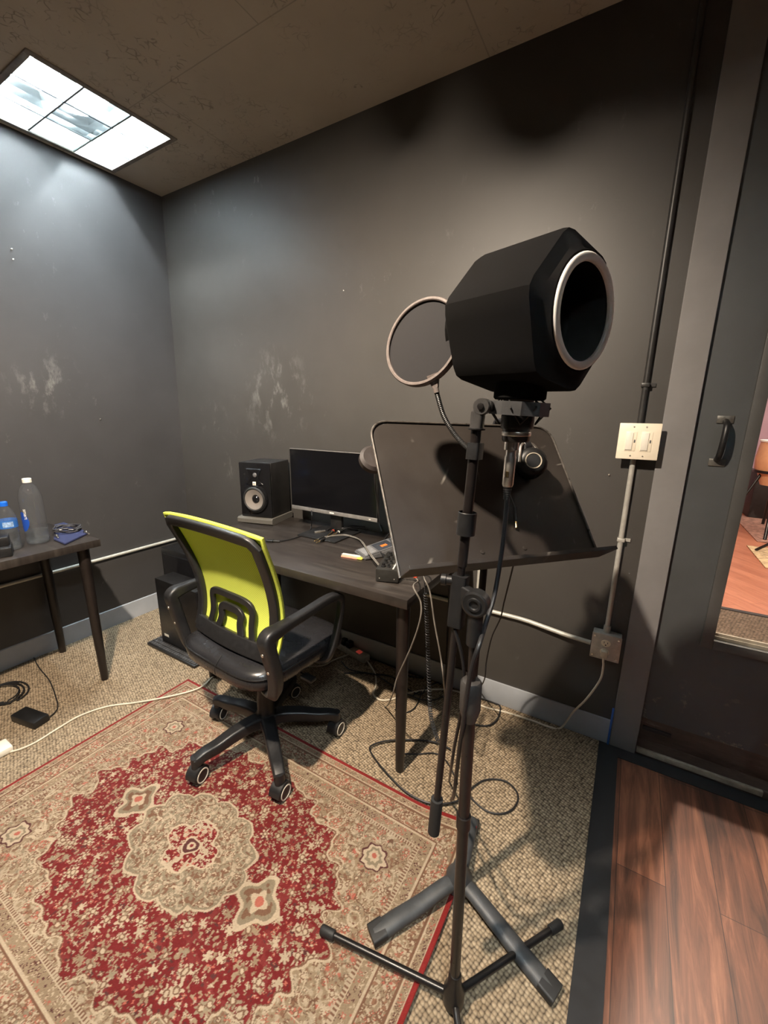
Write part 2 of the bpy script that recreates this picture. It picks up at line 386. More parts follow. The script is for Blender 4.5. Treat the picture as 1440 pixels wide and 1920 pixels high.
#==SETTING==
# ------------------------------------------------------------------ room shell
CH, WY, RX, BY = 2.55, 1.72, 2.4, -2.4
def XL(z): return -2.668+.095*z/CH
L1 = (-2.535, .885, -2.005, 1.43)      # recessed light openings in the ceiling
L3_ = (.30, -.80, .84, -.26)
xs = [-2.75, L1[0], L1[2], L3_[0], L3_[2], RX+.1]; ys = [BY-.1, L3_[1], L3_[3], L1[1], L1[3], 2.0]
b = B()
for i in range(5):
    for j in range(5):
        cx, cy = (xs[i]+xs[i+1])/2, (ys[j]+ys[j+1])/2
        if any(L[0] < cx < L[2] and L[1] < cy < L[3] for L in (L1, L3_)): continue
        b.quad([(xs[i], ys[j], CH), (xs[i+1], ys[j], CH), (xs[i+1], ys[j+1], CH), (xs[i], ys[j+1], CH)])
bmesh.ops.remove_doubles(b.bm, verts=b.bm.verts, dist=1e-5)
g = bmesh.ops.extrude_face_region(b.bm, geom=b.bm.faces[:])
for v in [x for x in g['geom'] if isinstance(x, bmesh.types.BMVert)]: v.co.z += .035
struct('ceiling', b, 'ceiling', 'rough brown-grey painted ceiling with cracks and seams', smooth=False)
# floor: carpet, dividing strips, planks
XS0, XS1, YS0, YS1 = .042, .112, 1.655, 1.742
struct('floor', B().box((-2.75, BY, -.05), (XS0, WY+.01, 0)), 'carpet', 'tan woven loop carpet of the studio corner', smooth=False)
struct('floor.001', B().box((XS1, BY, -.05), (RX, YS0, 0)), 'wood', 'reddish brown walnut plank floor by the door', smooth=False)
b = B().box((XS0, BY, -.05), (XS1, YS0, .003)); b.box((XS0, YS0, -.05), (RX, YS1, .003))
struct('trim_1', b, 'strip', 'black rubber strip between carpet and planks', smooth=False)
# walls
b = B(); t = .12
b.bm.from_mesh
v = [(XL(0), BY-.1, -.05), (XL(0), WY+.2, -.05), (XL(CH), WY+.2, CH+.03), (XL(CH), BY-.1, CH+.03)]
vo = [(-2.85, p[1], p[2]) for p in v]
V1 = [b.bm.verts.new(p) for p in v]; V2 = [b.bm.verts.new(p) for p in vo]
b.bm.faces.new(V1); b.bm.faces.new(V2[::-1])
for i in range(4): b.bm.faces.new([V1[i], V1[(i+1) % 4], V2[(i+1) % 4], V2[i]])
struct('wall_left', b, 'wall_side', 'black painted wall under the recessed light', smooth=False)
DX0, DX1, DT = .165, 1.12, 2.47       # door opening
DYF, DYB = 1.726, 1.766
GX0, GX1, GZ0, GZ1 = .336, .86, .560, 2.12; DZ0 = .166
b = B().box((-2.80, WY, -.05), (DX0-.01, WY+.25, CH)); b.box((DX0-.01, WY, DT), (DX1+.01, WY+.25, CH)); b.box((DX1+.01, WY, -.05), (RX+.1, WY+.25, CH))
struct('wall_back', b, 'wall', 'black painted wall with pale scuffs behind the desk', smooth=False)
struct('wall_right', B().box((RX, BY-.1, -.05), (RX+.1, WY, CH)), 'wall', smooth=False)
struct('wall_front', B().box((-2.8, BY-.1, -.05), (RX+.1, BY, CH)), 'wall', smooth=False)
# baseboards
struct('baseboard_back', B().box((XL(0)+.01, WY-.008, 0), (.072, WY, .113), bev=.003), 'base', 'blue-grey vinyl baseboard below the back wall')
b = B(); x0 = XL(0)
for p in ((BY, WY-.008),):
    pts = [(x0+.012, 0), (x0+.012, .110), (x0+.006, .114), (x0-.02, .114), (x0-.02, 0)]
    A = [b.bm.verts.new((x, p[0], z)) for x, z in pts]; C = [b.bm.verts.new((x, p[1], z)) for x, z in pts]
    for i in range(5): b.bm.faces.new([A[i], A[(i+1) % 5], C[(i+1) % 5], C[i]])
    b.bm.faces.new(A); b.bm.faces.new(C[::-1])
struct('baseboard_left', b, 'base', 'blue-grey vinyl baseboard below the left wall', smooth=False)
# door frame, threshold, door
b = B().box((.078, WY-.012, .003), (.170, WY+.0, 2.53), bev=.002); b.box((DX0-.012, WY-.010, 0), (DX0+.0045, WY+.25, 2.5))
b.box((.170, WY-.012, DT), (DX1, WY, 2.53)); b.box((DX1, WY-.012, 0), (DX1+.09, WY, 2.53)); b.box((DX1-.002, WY, 0), (DX1+.014, WY+.25, 2.5))
b.box((.165, WY, DT-.01), (DX1, WY+.25, DT+.01))
struct('trim_2', b, 'trim', 'grey painted door frame', smooth=False)
b = B().box((DX0+.005, 1.716, -.02), (DX1, 2.02, .032), bev=.004).box((DX0+.005, 1.724, 0), (DX1, 2.02, .072), bev=.006)
th = struct('trim_3', b, 'threshold', 'worn dark brown wooden threshold under the door')
struct('threshold_edge', B().box((DX0+.008, 1.711, .012), (.56, 1.724, .0335), bev=.002), 'cream_edge', 'chipped cream edge strip', parent=th)
struct('threshold_slot', B().box((.182, DYF-.006, .118), (.275, DYF+.004, .133), bev=.001), 'strip', 'short black rubber stop', parent=th)
b = B()
for lo, hi in (((.172, DYF, DZ0), (GX0, DYB, DT-.012)), ((GX1, DYF, DZ0), (DX1-.004, DYB, DT-.012)), ((GX0, DYF, DZ0), (GX1, DYB, GZ0)), ((GX0, DYF, GZ1), (GX1, DYB, DT-.012))): b.box(lo, hi)
door = struct('door_1', b, 'door', 'dark grey painted door with chipped lower edge and a glass pane', smooth=False)
struct('kick_board', B().box((.174, DYF+.002, .068), (DX1-.006, DYB-.002, DZ0+.002), bev=.002), 'threshold', 'bare brown wooden foot of the door', parent=door)
b = B(); fw_ = .034
for lo, hi in (((GX0-fw_, DYF-.012, GZ0-fw_), (GX0, DYF+.002, GZ1+fw_)), ((GX1, DYF-.012, GZ0-fw_), (GX1+fw_, DYF+.002, GZ1+fw_)), ((GX0, DYF-.012, GZ0-fw_), (GX1, DYF+.002, GZ0)), ((GX0, DYF-.012, GZ1), (GX1, DYF+.002, GZ1+fw_))): b.box(lo, hi, bev=.002)
struct('window_frame', b, worn('door_moulding_paint', (.085, .085, .082), .5, .1, 8), parent=door)
struct('window_pane', B().box((GX0-.002, 1.743, GZ0-.002), (GX1+.002, 1.748, GZ1+.002)), 'glass', parent=door, smooth=False)
b = B().box((GX0, DYF+.004, GZ0), (GX1, DYB-.004, GZ0+.012)); b.box((GX0, DYF+.010, GZ0+.012), (GX1, DYF+.016, GZ0+.022))
struct('window_sill', b, 'cream_edge', 'pale bead along the bottom of the glass', parent=door, smooth=False)
hx = .246
h = struct('door_handle', B().tube([(hx-.002, DYF-.004, 1.19), (hx-.002, DYF-.035, 1.205), (hx, DYF-.045, 1.25), (hx+.002, DYF-.035, 1.298), (hx+.002, DYF-.004, 1.312)], .009, 12), 'blackplastic', 'black curved pull handle', parent=door)
for z in (1.180, 1.318): struct('handle_plate', B().box((hx-.022, DYF-.005, z-.012), (hx+.022, DYF, z+.012), bev=.002), worn('nickel_plate', (.16, .155, .14), .4, .3, 80, metal=.5), 'worn metal plate', parent=h)
# ---- the room seen through the door glass
FY = 8.0
struct('floor.002', B().box((-2.5, 2.02, -.05), (6, 3.56, 0)), 'far_carpet', 'brown carpet just beyond the door', smooth=False)
struct('floor.003', B().box((-2.5, 3.56, -.05), (6, FY, 0)), 'far_wood', 'orange-brown plank floor of the room beyond the door', smooth=False)
struct('trim_4', B().box((-2.5, 3.52, -.04), (6, 3.56, .006)), 'strip', 'dark strip at the edge of the far carpet', smooth=False)
struct('wall_far', B().box((-2.5, FY, -.05), (6, FY+.1, 3)), 'purple', 'purple wall of the room beyond the door', smooth=False)
struct('wall_far_left', B().box((-2.6, WY+.25, -.05), (-2.5, FY, 3)), 'purple', smooth=False)
struct('wall_far_right', B().box((6, WY+.25, -.05), (6.1, FY, 3)), 'purple', smooth=False)
struct('ceiling.001', B().box((-2.6, WY+.25, 3), (6.1, FY+.1, 3.05)), 'ceiling', smooth=False)
la = bpy.data.lights.new('studio_light', 'AREA'); la.energy = FAR_W*3; la.size = 2.2; la.color = (1, .86, .74)
lo_ = bpy.data.objects.new('studio_light', la); lo_.location = (2.2, 6.0, 2.97); COL.objects.link(lo_)
lb_ = bpy.data.lights.new('far_lamp', 'POINT'); lb_.energy = FAR_LAMP; lb_.shadow_soft_size = .05; lb_.color = (1, .84, .70)
lo2 = bpy.data.objects.new('far_lamp', lb_); lo2.location = (.475, 2.42, 2.9); COL.objects.link(lo2)

# ------------------------------------------------------------------ recessed ceiling lights
def troffer(L, label, tube_mat, depth, tubes, cells=3):
    x0, y0, x1, y1 = L; cx, cy = (x0+x1)/2, (y0+y1)/2
    t = thing('ceiling_light', label, 'ceiling light', (cx, cy, CH))
    H = .15
    b = B(); e = .003
    for lo, hi in (((x0+e, y0+e, CH+.001), (x0+e+.004, y1-e, CH+H)), ((x1-e-.004, y0+e, CH+.001), (x1-e, y1-e, CH+H)), ((x0+e, y0+e, CH+.001), (x1-e, y0+e+.004, CH+H)), ((x0+e, y1-e-.004, CH+.001), (x1-e, y1-e, CH+H)), ((x0+e, y0+e, CH+H), (x1-e, y1-e, CH+H+.004))): b.box(lo, hi)
    part('reflector_housing', b, 'house', t, smooth=False)
    b = B(); f = .010
    for lo, hi in (((x0-.012, y0-.012, CH-.006), (x0+f, y1+.012, CH)), ((x1-f, y0-.012, CH-.006), (x1+.012, y1+.012, CH)), ((x0+f, y0-.012, CH-.006), (x1-f, y0+f, CH)), ((x0+f, y1-f, CH-.006), (x1-f, y1+.012, CH))): b.box(lo, hi, bev=.0015)
    part('frame', b, 'lightframe', t, 'dusty brown-grey frame', smooth=False)
    b = B(); z0, z1 = CH+.002, CH+.002+depth
    def blade(p, q, nrm):      # a louver blade: thin below, flared on top
        p, q, n_ = Vector(p), Vector(q), Vector(nrm)
        pr = [(.0012, 0), (.0022, depth*.3), (.0065, depth*.65), (.014, depth), (-.014, depth), (-.0065, depth*.65), (-.0022, depth*.3), (-.0012, 0)]
        A = [b.bm.verts.new(p+n_*a+Vector((0, 0, c))) for a, c in pr]; C = [b.bm.verts.new(q+n_*a+Vector((0, 0, c))) for a, c in pr]
        for i in range(8): b.bm.faces.new([A[i], A[(i+1) % 8], C[(i+1) % 8], C[i]])
        b.bm.faces.new(A[::-1]); b.bm.faces.new(C)
    for k in range(1, cells):
        X = x0+(x1-x0)*k/cells; Y = y0+(y1-y0)*k/cells
        blade((X, y0+.008, z0), (X, y1-.008, z0), (1, 0, 0)); blade((x0+.008, Y, z0), (x1-.008, Y, z0), (0, 1, 0))
    part('louver', b, 'louver', t, smooth=False)
    b = B()
    for k in range(1, cells):
        X = x0+(x1-x0)*k/cells; Y = y0+(y1-y0)*k/cells
        b.box((X-.0035, y0+.009, CH-.0015), (X+.0035, y1-.009, CH+.002)); b.box((x0+.009, Y-.0035, CH-.0015), (x1-.009, Y+.0035, CH+.002))
    part('louver_edge', b, 'louveredge', t, 'thin grey lower edges', smooth=False)
    for p, q in tubes: part('fluorescent_tube', B().cyl(p, q, .012, n=12), tube_mat, t)
    return t
zt = CH+.112
c = [L1[1]+(L1[3]-L1[1])*k for k in (1/6, .5, 5/6)]
troffer(L1, 'square recessed ceiling light with cool white tubes over a nine-cell louver', 'tube1', .080,
        [((L1[0]+.02, y, zt), (L1[2]-.02, y, zt)) for y in (c[0], c[2])])
c = [L3_[1]+(L3_[3]-L3_[1])*k for k in (1/6, 5/6)]
troffer(L3_, 'square recessed ceiling light behind the viewpoint over the plank floor', 'tube3', .080, [((L3_[0]+.02, y, zt), (L3_[2]-.02, y, zt)) for y in c])
# ceiling spotlight above the rug: lit dish, unseen heads added to shade the wall
LB = Vector((-.71, .02, 2.465))
sl_ = thing('ceiling_spotlight', 'black ceiling spotlight cluster with one warm lit dish and three added unlit heads shading the back wall', 'ceiling light', (LB.x, LB.y+.15, CH))
part('ceiling_bar', B().box((LB.x-.10, LB.y-.06, CH-.022), (LB.x+.22, LB.y+.47, CH), bev=.004), 'blackmetal', sl_)
dh = part('lit_dish', B().lathe([(.020, .070), (.045, .062), (.085, .034), (.105, .004), (.107, .002), (.107, .006), (.088, .038), (.048, .067), (.022, .076)], LB+Vector((0, 0, -.020)), n=40, cap=False), 'blackmetal', sl_)
slp = bpy.data.lights.new('spot_beam', 'SPOT'); slp.energy = SPOT_W; slp.color = WARM; slp.shadow_soft_size = .030; slp.spot_size = radians(144); slp.spot_blend = 1.
slo = bpy.data.objects.new('spot_beam', slp); slo.location = LB+Vector((0, 0, -.0)); COL.objects.link(slo)
slo.rotation_euler = Vector((-.75, 1.0, -1.3)).to_track_quat('-Z', 'Y').to_euler()
part('bulb', B().lathe([(0, .030), (.010, .031), (.014, .035), (.014, .042), (.010, .050), (.009, .06)], LB, n=20), 'tube2', dh)
part('dish_stem', B().cyl(LB+Vector((0, 0, .045)), (LB.x, LB.y, CH-.02), .009), 'blackmetal', sl_)
for (hx_, hy_, r_h, zb) in ((LB.x-.040, LB.y+.306, .033, 2.432), (LB.x+.056, LB.y+.306, .052, 2.408), (LB.x+.175, LB.y+.425, .060, 2.398)):
    hd_ = part('shading_head', B().lathe([(0, -.004), (r_h*.35, 0), (r_h*.75, .012), (r_h, .040), (r_h, .085), (r_h*.6, .10), (0, .10)], (hx_, hy_, zb), n=28), 'blackmetal', sl_)
    part('head_stem', B().cyl((hx_, hy_, zb+.09), (hx_, hy_, CH-.018), .007), 'blackmetal', sl_)

# ------------------------------------------------------------------ wall fittings
CZ = .458
def pipe(path, r=.0092): return B().tube(path, r, 14, smooth=False)
pl = [Vector((XL(CZ)+.014, y, CZ-.002*(1.7-y))) for y in (-1.9, .3, 1.2, 1.70)]
o = obj('wall_conduit', pipe(pl), 'greypipe'); tag(o, 'pale painted conduit running low along the left wall', 'conduit')
o = obj('wall_conduit', pipe([(-2.62, WY-.012, CZ+.004), (-.33, WY-.012, CZ+.004), (-.28, WY-.014, CZ+.002), (-.13, WY-.026, CZ-.010), (-.040, WY-.028, CZ-.014)]), 'greypipe')
tag(o, 'pale conduit running low along the back wall behind desk and stands to the metal box', 'conduit')
def strap(x, z, vert, par=None, m='galv'):
    b = B()
    if vert: b.box((x-.013, WY-.024, z-.007), (x+.013, WY, z+.007), bev=.003); b.box((x+.01, WY-.005, z-.006), (x+.03, WY, z+.006))
    else: b.box((x-.007, WY-.024, z-.013), (x+.007, WY, z+.013), bev=.003); b.box((x-.006, WY-.005, z+.01), (x+.006, WY, z+.03))
    return b
vg = thing('wall_conduit', 'bare galvanised conduit rising from the metal outlet box to the light switch', 'conduit', (.010, WY-.014, .5))
part('pipe', pipe([(.009, WY-.020, .500), (.009, WY-.014, .56), (.010, WY-.014, 1.2)]), 'galv', vg)
part('strap', strap(.010, Yp(1163, 1012, WY-.014).z, True), 'galv', vg)
part('connector', B().cyl((.009, WY-.020, .500), (.009, WY-.018, .528), .0125), 'galv', vg)
vb = thing('wall_conduit', 'black painted conduit climbing from the light switch to the ceiling', 'conduit', (.012, WY-.012, 1.3))
part('pipe', pipe([(.013, WY-.012, 1.28), (.010, WY-.012, 2.548)]), 'blackpipe', vb)
part('strap', strap(.012, Yp(1205, 722, WY-.01).z, True), 'blackpipe', vb)
st = thing('wall_conduit', 'short pale vertical conduit glimpsed behind the microphone stand', 'conduit', (-.512, WY-.012, CZ))
part('pipe', pipe([(-.512, WY-.012, CZ+.015), (-.512, WY-.012, .80)], .011), 'greypipe', st)
part('junction_box', B().box((-.56, WY-.04, .80), (-.46, WY, .90), bev=.003), 'galv', st)
# outlet box
yb = WY-.048
a0, a1 = Yp(1112, 1185, yb), Yp(1158, 1243, yb)
bx0, bx1, bz1, bz0 = a0.x, a1.x+.002, a0.z, a1.z-.002
ob = thing('outlet_box', 'metal outlet box low on the back wall with a duplex socket', 'outlet', ((bx0+bx1)/2, WY, bz0))
part('box', B().box((bx0, yb+.004, bz0), (bx1, WY, bz1), bev=.004), 'galv', ob)
part('cover_plate', B().box((bx0-.001, yb, bz0-.001), (bx1+.001, yb+.004, bz1+.001), bev=.0015), worn('steel_cover', (.50, .465, .42), .38, .15, 50, metal=.3), ob)
bcx, bcz = (bx0+bx1)/2-.001, (bz0+bz1)/2
for dz in (.019, -.019):
    b = B(); pts = [(.0165*cos(a), .0165*sin(a)*.83) for a in np.linspace(0, 2*pi, 24, endpoint=False)]
    b.sweep([(bcx, yb, bcz+dz), (bcx, yb-.003, bcz+dz)], pts, upv=(0, 0, 1))
    s = part('socket', b, 'ivory', ob)
    if dz > 0:
        part('socket_slot', B().box((bcx-.007, yb-.0035, bcz+dz-.001), (bcx-.005, yb-.0025, bcz+dz+.007)).box((bcx+.005, yb-.0035, bcz+dz-.001), (bcx+.007, yb-.0025, bcz+dz+.006)).cyl((bcx, yb-.0035, bcz+dz-.007), (bcx, yb-.0025, bcz+dz-.007), .0026), 'rubber', s, smooth=False)
for sx, sz in ((-1, 1), (1, 1), (-1, -1), (1, -1)):
    part('screw', B().lathe([(.0042, 0), (.0035, .0018), (0, .0022)], (bcx+sx*.041, yb, bcz+sz*.041), (0, -1, 0), 12), 'chrome', ob)
# switch
q = [Yp(*p, WY-.052) for p in ((1163.7, 792.5), (1245, 795), (1153, 859), (1230, 864))]
sx0, sx1 = (q[0].x+q[2].x)/2, (q[1].x+q[3].x)/2; sz1, sz0 = (q[0].z+q[1].z)/2, (q[2].z+q[3].z)/2; sy = WY-.052
sw = thing('light_switch', 'ivory double light switch on the black wall beside the door frame', 'light switch', ((sx0+sx1)/2, WY, sz0))
part('back_box', B().box((sx0+.008, sy+.004, sz0+.010), (sx1-.008, WY, sz1-.008), bev=.003), 'galv', sw, 'metal back box')
part('switch_plate', B().box((sx0, sy, sz0), (sx1, sy+.006, sz1), bev=.0022), 'ivory', sw)
scx, scz = (sx0+sx1)/2, (sz0+sz1)/2
for dx in (-.023, .023):
    r_ = part('switch_frame', B().box((scx+dx-.0165, sy-.0015, scz-.033), (scx+dx+.0165, sy+.001, scz+.033), bev=.0008), 'ivory', sw)
    b = B().box((scx+dx-.0150, sy-.0045, scz-.029), (scx+dx+.006, sy, scz+.030), bev=.0012)
    part('rocker', b, 'white', r_)
    part('dimmer_slide', B().box((scx+dx+.009, sy-.0035, scz-.004), (scx+dx+.0135, sy, scz+.006), bev=.001), 'greyplastic', r_)
    for dz in (-.049, .049): part('screw', B().lathe([(.003, 0), (.0025, .0012), (0, .0015)], (scx+dx*.8, sy, scz+dz), (0, -1, 0), 10), 'nickel', sw)
# blue tape, nails, marks
o = obj('masking_tape', B().box((.070, WY-.016, .004), (.0775, WY-.0085, .175), bev=.001), 'blue'); tag(o, 'strip of blue masking tape along the foot of the door frame', 'tape')
for i, (px, py, lab) in enumerate(((20, 468, 'upper of two screws in the left wall below the light'), (23, 487, 'lower of two screws in the left wall below the light'), (191, 786, 'single screw in the middle of the left wall'))):
    p = Xp(px, py, -2.60); p.x = XL(p.z)
    o = obj('wall_screw', B().lathe([(.002, 0), (.002, .005), (.0034, .006), (0, .0075)], p, (1, 0, 0), 10), 'nickel'); tag(o, lab, 'screw', 'screws in the left wall')
for px, py, lab in ((645, 545, 'tiny nail in the back wall above the monitor'), (1142, 890, 'tiny nail in the back wall below the light switch')):
    o = obj('wall_nail', B().lathe([(.0015, 0), (.0015, .004), (.003, .0045), (0, .006)], Yp(px, py, WY), (0, -1, 0), 10), 'nickel'); tag(o, lab, 'nail')
#==OBJECTS==
# ------------------------------------------------------------------ persian rug (knots coloured by a pattern function)
def hsh(ix, iy, s=0):
    h = (ix.astype(np.int64)*374761393+iy.astype(np.int64)*668265263+s*974634777) & 0xffffffff
    h = ((h ^ (h >> 13))*1274126177) & 0xffffffff
    return ((h ^ (h >> 16)) & 0xffff)/65535.
def vnoise(x, y, s=0):
    ix, iy = np.floor(x), np.floor(y); fx, fy = x-ix, y-iy; fx = fx*fx*(3-2*fx); fy = fy*fy*(3-2*fy)
    a, b_, c_, d_ = hsh(ix, iy, s), hsh(ix+1, iy, s), hsh(ix, iy+1, s), hsh(ix+1, iy+1, s)
    return (a*(1-fx)+b_*fx)*(1-fy)+(c_*(1-fx)+d_*fx)*fy
def rug_colors(x, y, W, D):
    CR = np.array((.40, .315, .22)); TAN = np.array((.235, .170, .108)); RED = np.array((.130, .014, .014)); DK = np.array((.075, .025, .022))
    OL = np.array((.20, .158, .105)); PINK = np.array((.34, .10, .07)); BR = np.array((.145, .075, .045)); TRIM = np.array((.20, .018, .016))
    col = np.tile(TAN, (x.size, 1)).astype(float)
    wx = x+(vnoise(x*38, y*38, 1)-.5)*.010; wy = y+(vnoise(x*38, y*38, 2)-.5)*.010
    def put(mask, c, a=1.): col[mask] = col[mask]*(1-a)+c*a
    def flowers(mask, pitch, size, petals, cols, seed, dens=1., jit=.55):
        for oy in (0, 1):
            gx, gy = wx/pitch+oy*.5, wy/pitch+oy*.5; ix, iy = np.floor(gx), np.floor(gy)
            jx, jy = (hsh(ix, iy, seed+oy)-.5)*jit, (hsh(ix, iy, seed+7+oy)-.5)*jit
            dx, dy = (gx-ix-.5-jx)*pitch, (gy-iy-.5-jy)*pitch
            r = np.hypot(dx, dy); th = np.arctan2(dy, dx)+hsh(ix, iy, seed+3)*6
            R = size*(.6+.55*hsh(ix, iy, seed+11+oy)); rad = R*(.72+.28*np.cos(petals*th)); on = mask & (hsh(ix, iy, seed+21+oy) < dens)
            pick = hsh(ix, iy, seed+5)
            for i, c in enumerate(cols): put(on & (r < rad) & (pick >= i/len(cols)) & (pick <= (i+1)/len(cols)), c)
            put(on & (r < R*.50) & (R > size*.8), BR); put(on & (r < R*.30) & (R > size*.8), CR)
    def scroll(mask, f, width, c, s):
        n = vnoise(x*f, y*f, s)*.65+vnoise(x*f*2.1, y*f*2.1, s+1)*.35
        put(mask & (np.abs((n*5) % 1-.5) < width), c)
    d = np.minimum(W/2-np.abs(x), D/2-np.abs(y))            # distance from the edge
    edge = d+0*x
    field = d > .150
    # ----- field (tan corners with scrolls)
    sp = vnoise(x*150, y*150, 15)*.6+vnoise(x*80, y*80, 16)*.4
    put(field & (sp > .60), CR*.85); put(field & (sp < .33), BR*1.2)
    flowers(field, .024, .0072, 5, [PINK, BR, OL, CR], 40, .9); flowers(field, .046, .0125, 7, [CR, OL, PINK], 50, .7); scroll(field, 13, .045, CR, 60); scroll(field, 17, .030, BR*.8, 64)
    # big rosettes in the field corners
    for sx in (-1, 1):
        for sy in (-1, 1):
            cx, cy = sx*(W/2-.245), sy*(D/2-.235); r = np.hypot((wx-cx), (wy-cy)*1.15); th = np.arctan2(wy-cy, wx-cx); k = 1+.10*np.cos(8*th)
            put(r < .050*k, TAN); put((r < .043*k), DK); put(r < .037*k, CR); put((r < .027*k), OL); put(r < .018*k, CR); put(r < .008, PINK)
    # ----- medallion
    th = np.arctan2(wy/.36, wx/.50)
    def lobed(a, b_, n, amp, ph=0, sharp=1): return np.hypot(wx/a, wy/b_)/(1+amp*np.abs(np.cos(n*th/2+ph))**sharp-amp*.5)
    m = lobed(.495, .332, 16, .07, 0, 1.)/(1+.045*np.sin(th*48)*.35+.03*np.sin(th*24+1))
    red = m < 1
    put(m < 1.022, CR); put(m < 1.008, BR); put(red, RED)
    put(red & (vnoise(x*60, y*60, 9) < .30), np.array((.155, .024, .022)))
    put(red & (sp > .70), TAN*1.1); put(red & (sp < .235), DK); flowers(red, .018, .0040, 3, [TAN, PINK, OL], 160, .55, .9); flowers(red, .027, .0062, 4, [CR*.8, TAN, CR*.9, PINK], 130, .75); flowers(red, .062, .0175, 6, [CR*.9, CR, OL*1.2, TAN], 100, .85)
    for s in (-1, 1):       # two palmettes on the medallion's axis
        cx, cy = s*.295, 0.0; r = np.hypot((wx-cx), (wy-cy)); t2 = np.arctan2(wy-cy, wx-cx); k = 1+.22*np.cos(4*t2+pi/4*0)
        put(r < .062*k, CR); put(r < .050*k, OL); put((r < .040*k) & (vnoise(x*90, y*90, 30) < .5), BR); put((r < .024*k), CR); put(r < .013, PINK)
    inn = lobed(.215, .150, 12, .12); put(inn < 1.035, CR); put(inn < 1, OL); put((inn < .97) & (sp > .62), CR*.8); put((inn < .97) & (sp < .33), BR)
    flowers(inn < .95, .036, .011, 5, [CR, TAN, BR], 200, .8); scroll(inn < .97, 24, .06, CR, 70); scroll(inn < .97, 30, .04, BR, 74)
    cc = np.abs(wx)/.105+np.abs(wy)/.088+.10*np.cos(8*th); put(cc < 1.08, CR); put(cc < 1, RED); put((cc < 1) & (sp > .55), CR*.9); flowers(cc < 1, .020, .006, 4, [CR, PINK], 230, 1.)
    r = np.hypot(wx, wy*1.15); put(r < .030, CR); put(r < .024, DK); put(r < .013, CR); put(r < .006, RED)
    # ----- borders
    put(~field, CR)
    gx = np.where(W/2-np.abs(x) < D/2-np.abs(y), y, x)       # running coordinate
    def band(a, b_, c): k = (d > a) & (d <= b_); put(k, c); return k
    k = band(.141, .150, CR*.9); put(k & (np.abs((gx*110) % 1-.5) < .22), BR)
    k = band(.108, .138, TAN); flowers(k, .018, .0058, 4, [CR, PINK, DK], 300, .95, .3)
    k = band(.101, .108, CR); k = band(.096, .101, BR)
    k = band(.042, .096, CR*.97); put(k & (sp > .58), TAN); put(k & (sp < .36), BR*1.5); flowers(k, .040, .013, 6, [PINK, TAN, BR, OL], 330, .95, .3); flowers(k, .020, .0052, 4, [BR, PINK, TAN], 350, .8); scroll(k, 30, .05, BR, 80)
    k = band(.036, .042, BR); k = band(.031, .036, CR); k = band(.014, .031, TAN); flowers(k, .014, .0048, 4, [CR, DK, PINK], 370, .95, .25)
    k = band(-.1, .013, TRIM)
    n = vnoise(x*700, y*700, 5)*.30+.85; n2 = vnoise(x*9, y*9, 6)*.16+.92
    return col*(n*n2*.84)[:, None]
RX0, RX1, RY0, RY1 = -1.772, -.268, .055, 1.062
W_, D_ = RX1-RX0, RY1-RY0; st_ = .0022
nx, ny = int(W_/st_), int(D_/st_)
gx, gy = np.meshgrid(np.linspace(-W_/2, W_/2, nx), np.linspace(-D_/2, D_/2, ny)); gx, gy = gx.ravel(), gy.ravel()
cols = rug_colors(gx, gy, W_, D_)
zz = .0075+.0012*vnoise(gx*420, gy*420, 8)
ex = np.clip((gx-(W_/2-.07))/.07, 0, 1); curl = ex**2*.014*(.6+.4*np.sin(gy*9+1))
cn = np.clip(((gx-(W_/2-.14))/.14+(gy-(D_/2-.12))/.12)/1.1-.35, 0, 1); zz = zz+curl+cn**1.5*.022
lx = gx*(1)+(RX0+RX1)/2+.004*np.sin(gy*7)*ex; ly = gy+(RY0+RY1)/2
n_top = nx*ny
vid = np.arange(n_top).reshape(ny, nx)
F = np.stack([vid[:-1, :-1], vid[:-1, 1:], vid[1:, 1:], vid[1:, :-1]], -1).reshape(-1, 4)
bd = np.concatenate([vid[0, :], vid[1:, -1], vid[-1, -2::-1], vid[-2:0:-1, 0]]); nb = len(bd)
co = np.stack([lx, ly, zz], 1); low = co[bd].copy(); low[:, 2] = np.maximum(.0005, co[bd, 2]-.0085)
co = np.concatenate([co, low]); bi = np.arange(nb)
FS = np.stack([bd, n_top+bi, n_top+(bi+1) % nb, np.roll(bd, -1)], -1)
F = np.concatenate([F, FS]); C4 = np.concatenate([cols, np.tile((.30, .022, .018), (nb, 1))])
me = bpy.data.meshes.new('persian_rug'); me.vertices.add(len(co)); me.vertices.foreach_set('co', co.ravel())
me.loops.add(F.size); me.loops.foreach_set('vertex_index', F.ravel().astype(np.int32))
me.polygons.add(len(F)); me.polygons.foreach_set('loop_start', (np.arange(len(F))*4).astype(np.int32)); me.update(calc_edges=True)
ca = me.color_attributes.new('knots', 'FLOAT_COLOR', 'POINT'); ca.data.foreach_set('color', np.c_[C4, np.ones(len(C4))].ravel())
me.shade_smooth()
m = mat('rug_pile', (.5, .3, .2), .95, spec=.1, sheen=.1); a = nn(m, 'ShaderNodeVertexColor', layer_name='knots'); lk(m, a.outputs[0], bsdf(m).inputs['Base Color'])
bump(m, noise_n(m, coords(m), 420, 2), .35, .002); me.materials.append(m)
o = bpy.data.objects.new('persian_rug', me); COL.objects.link(o); tag(o, 'red and cream Persian-style rug with a lobed red medallion', 'rug')

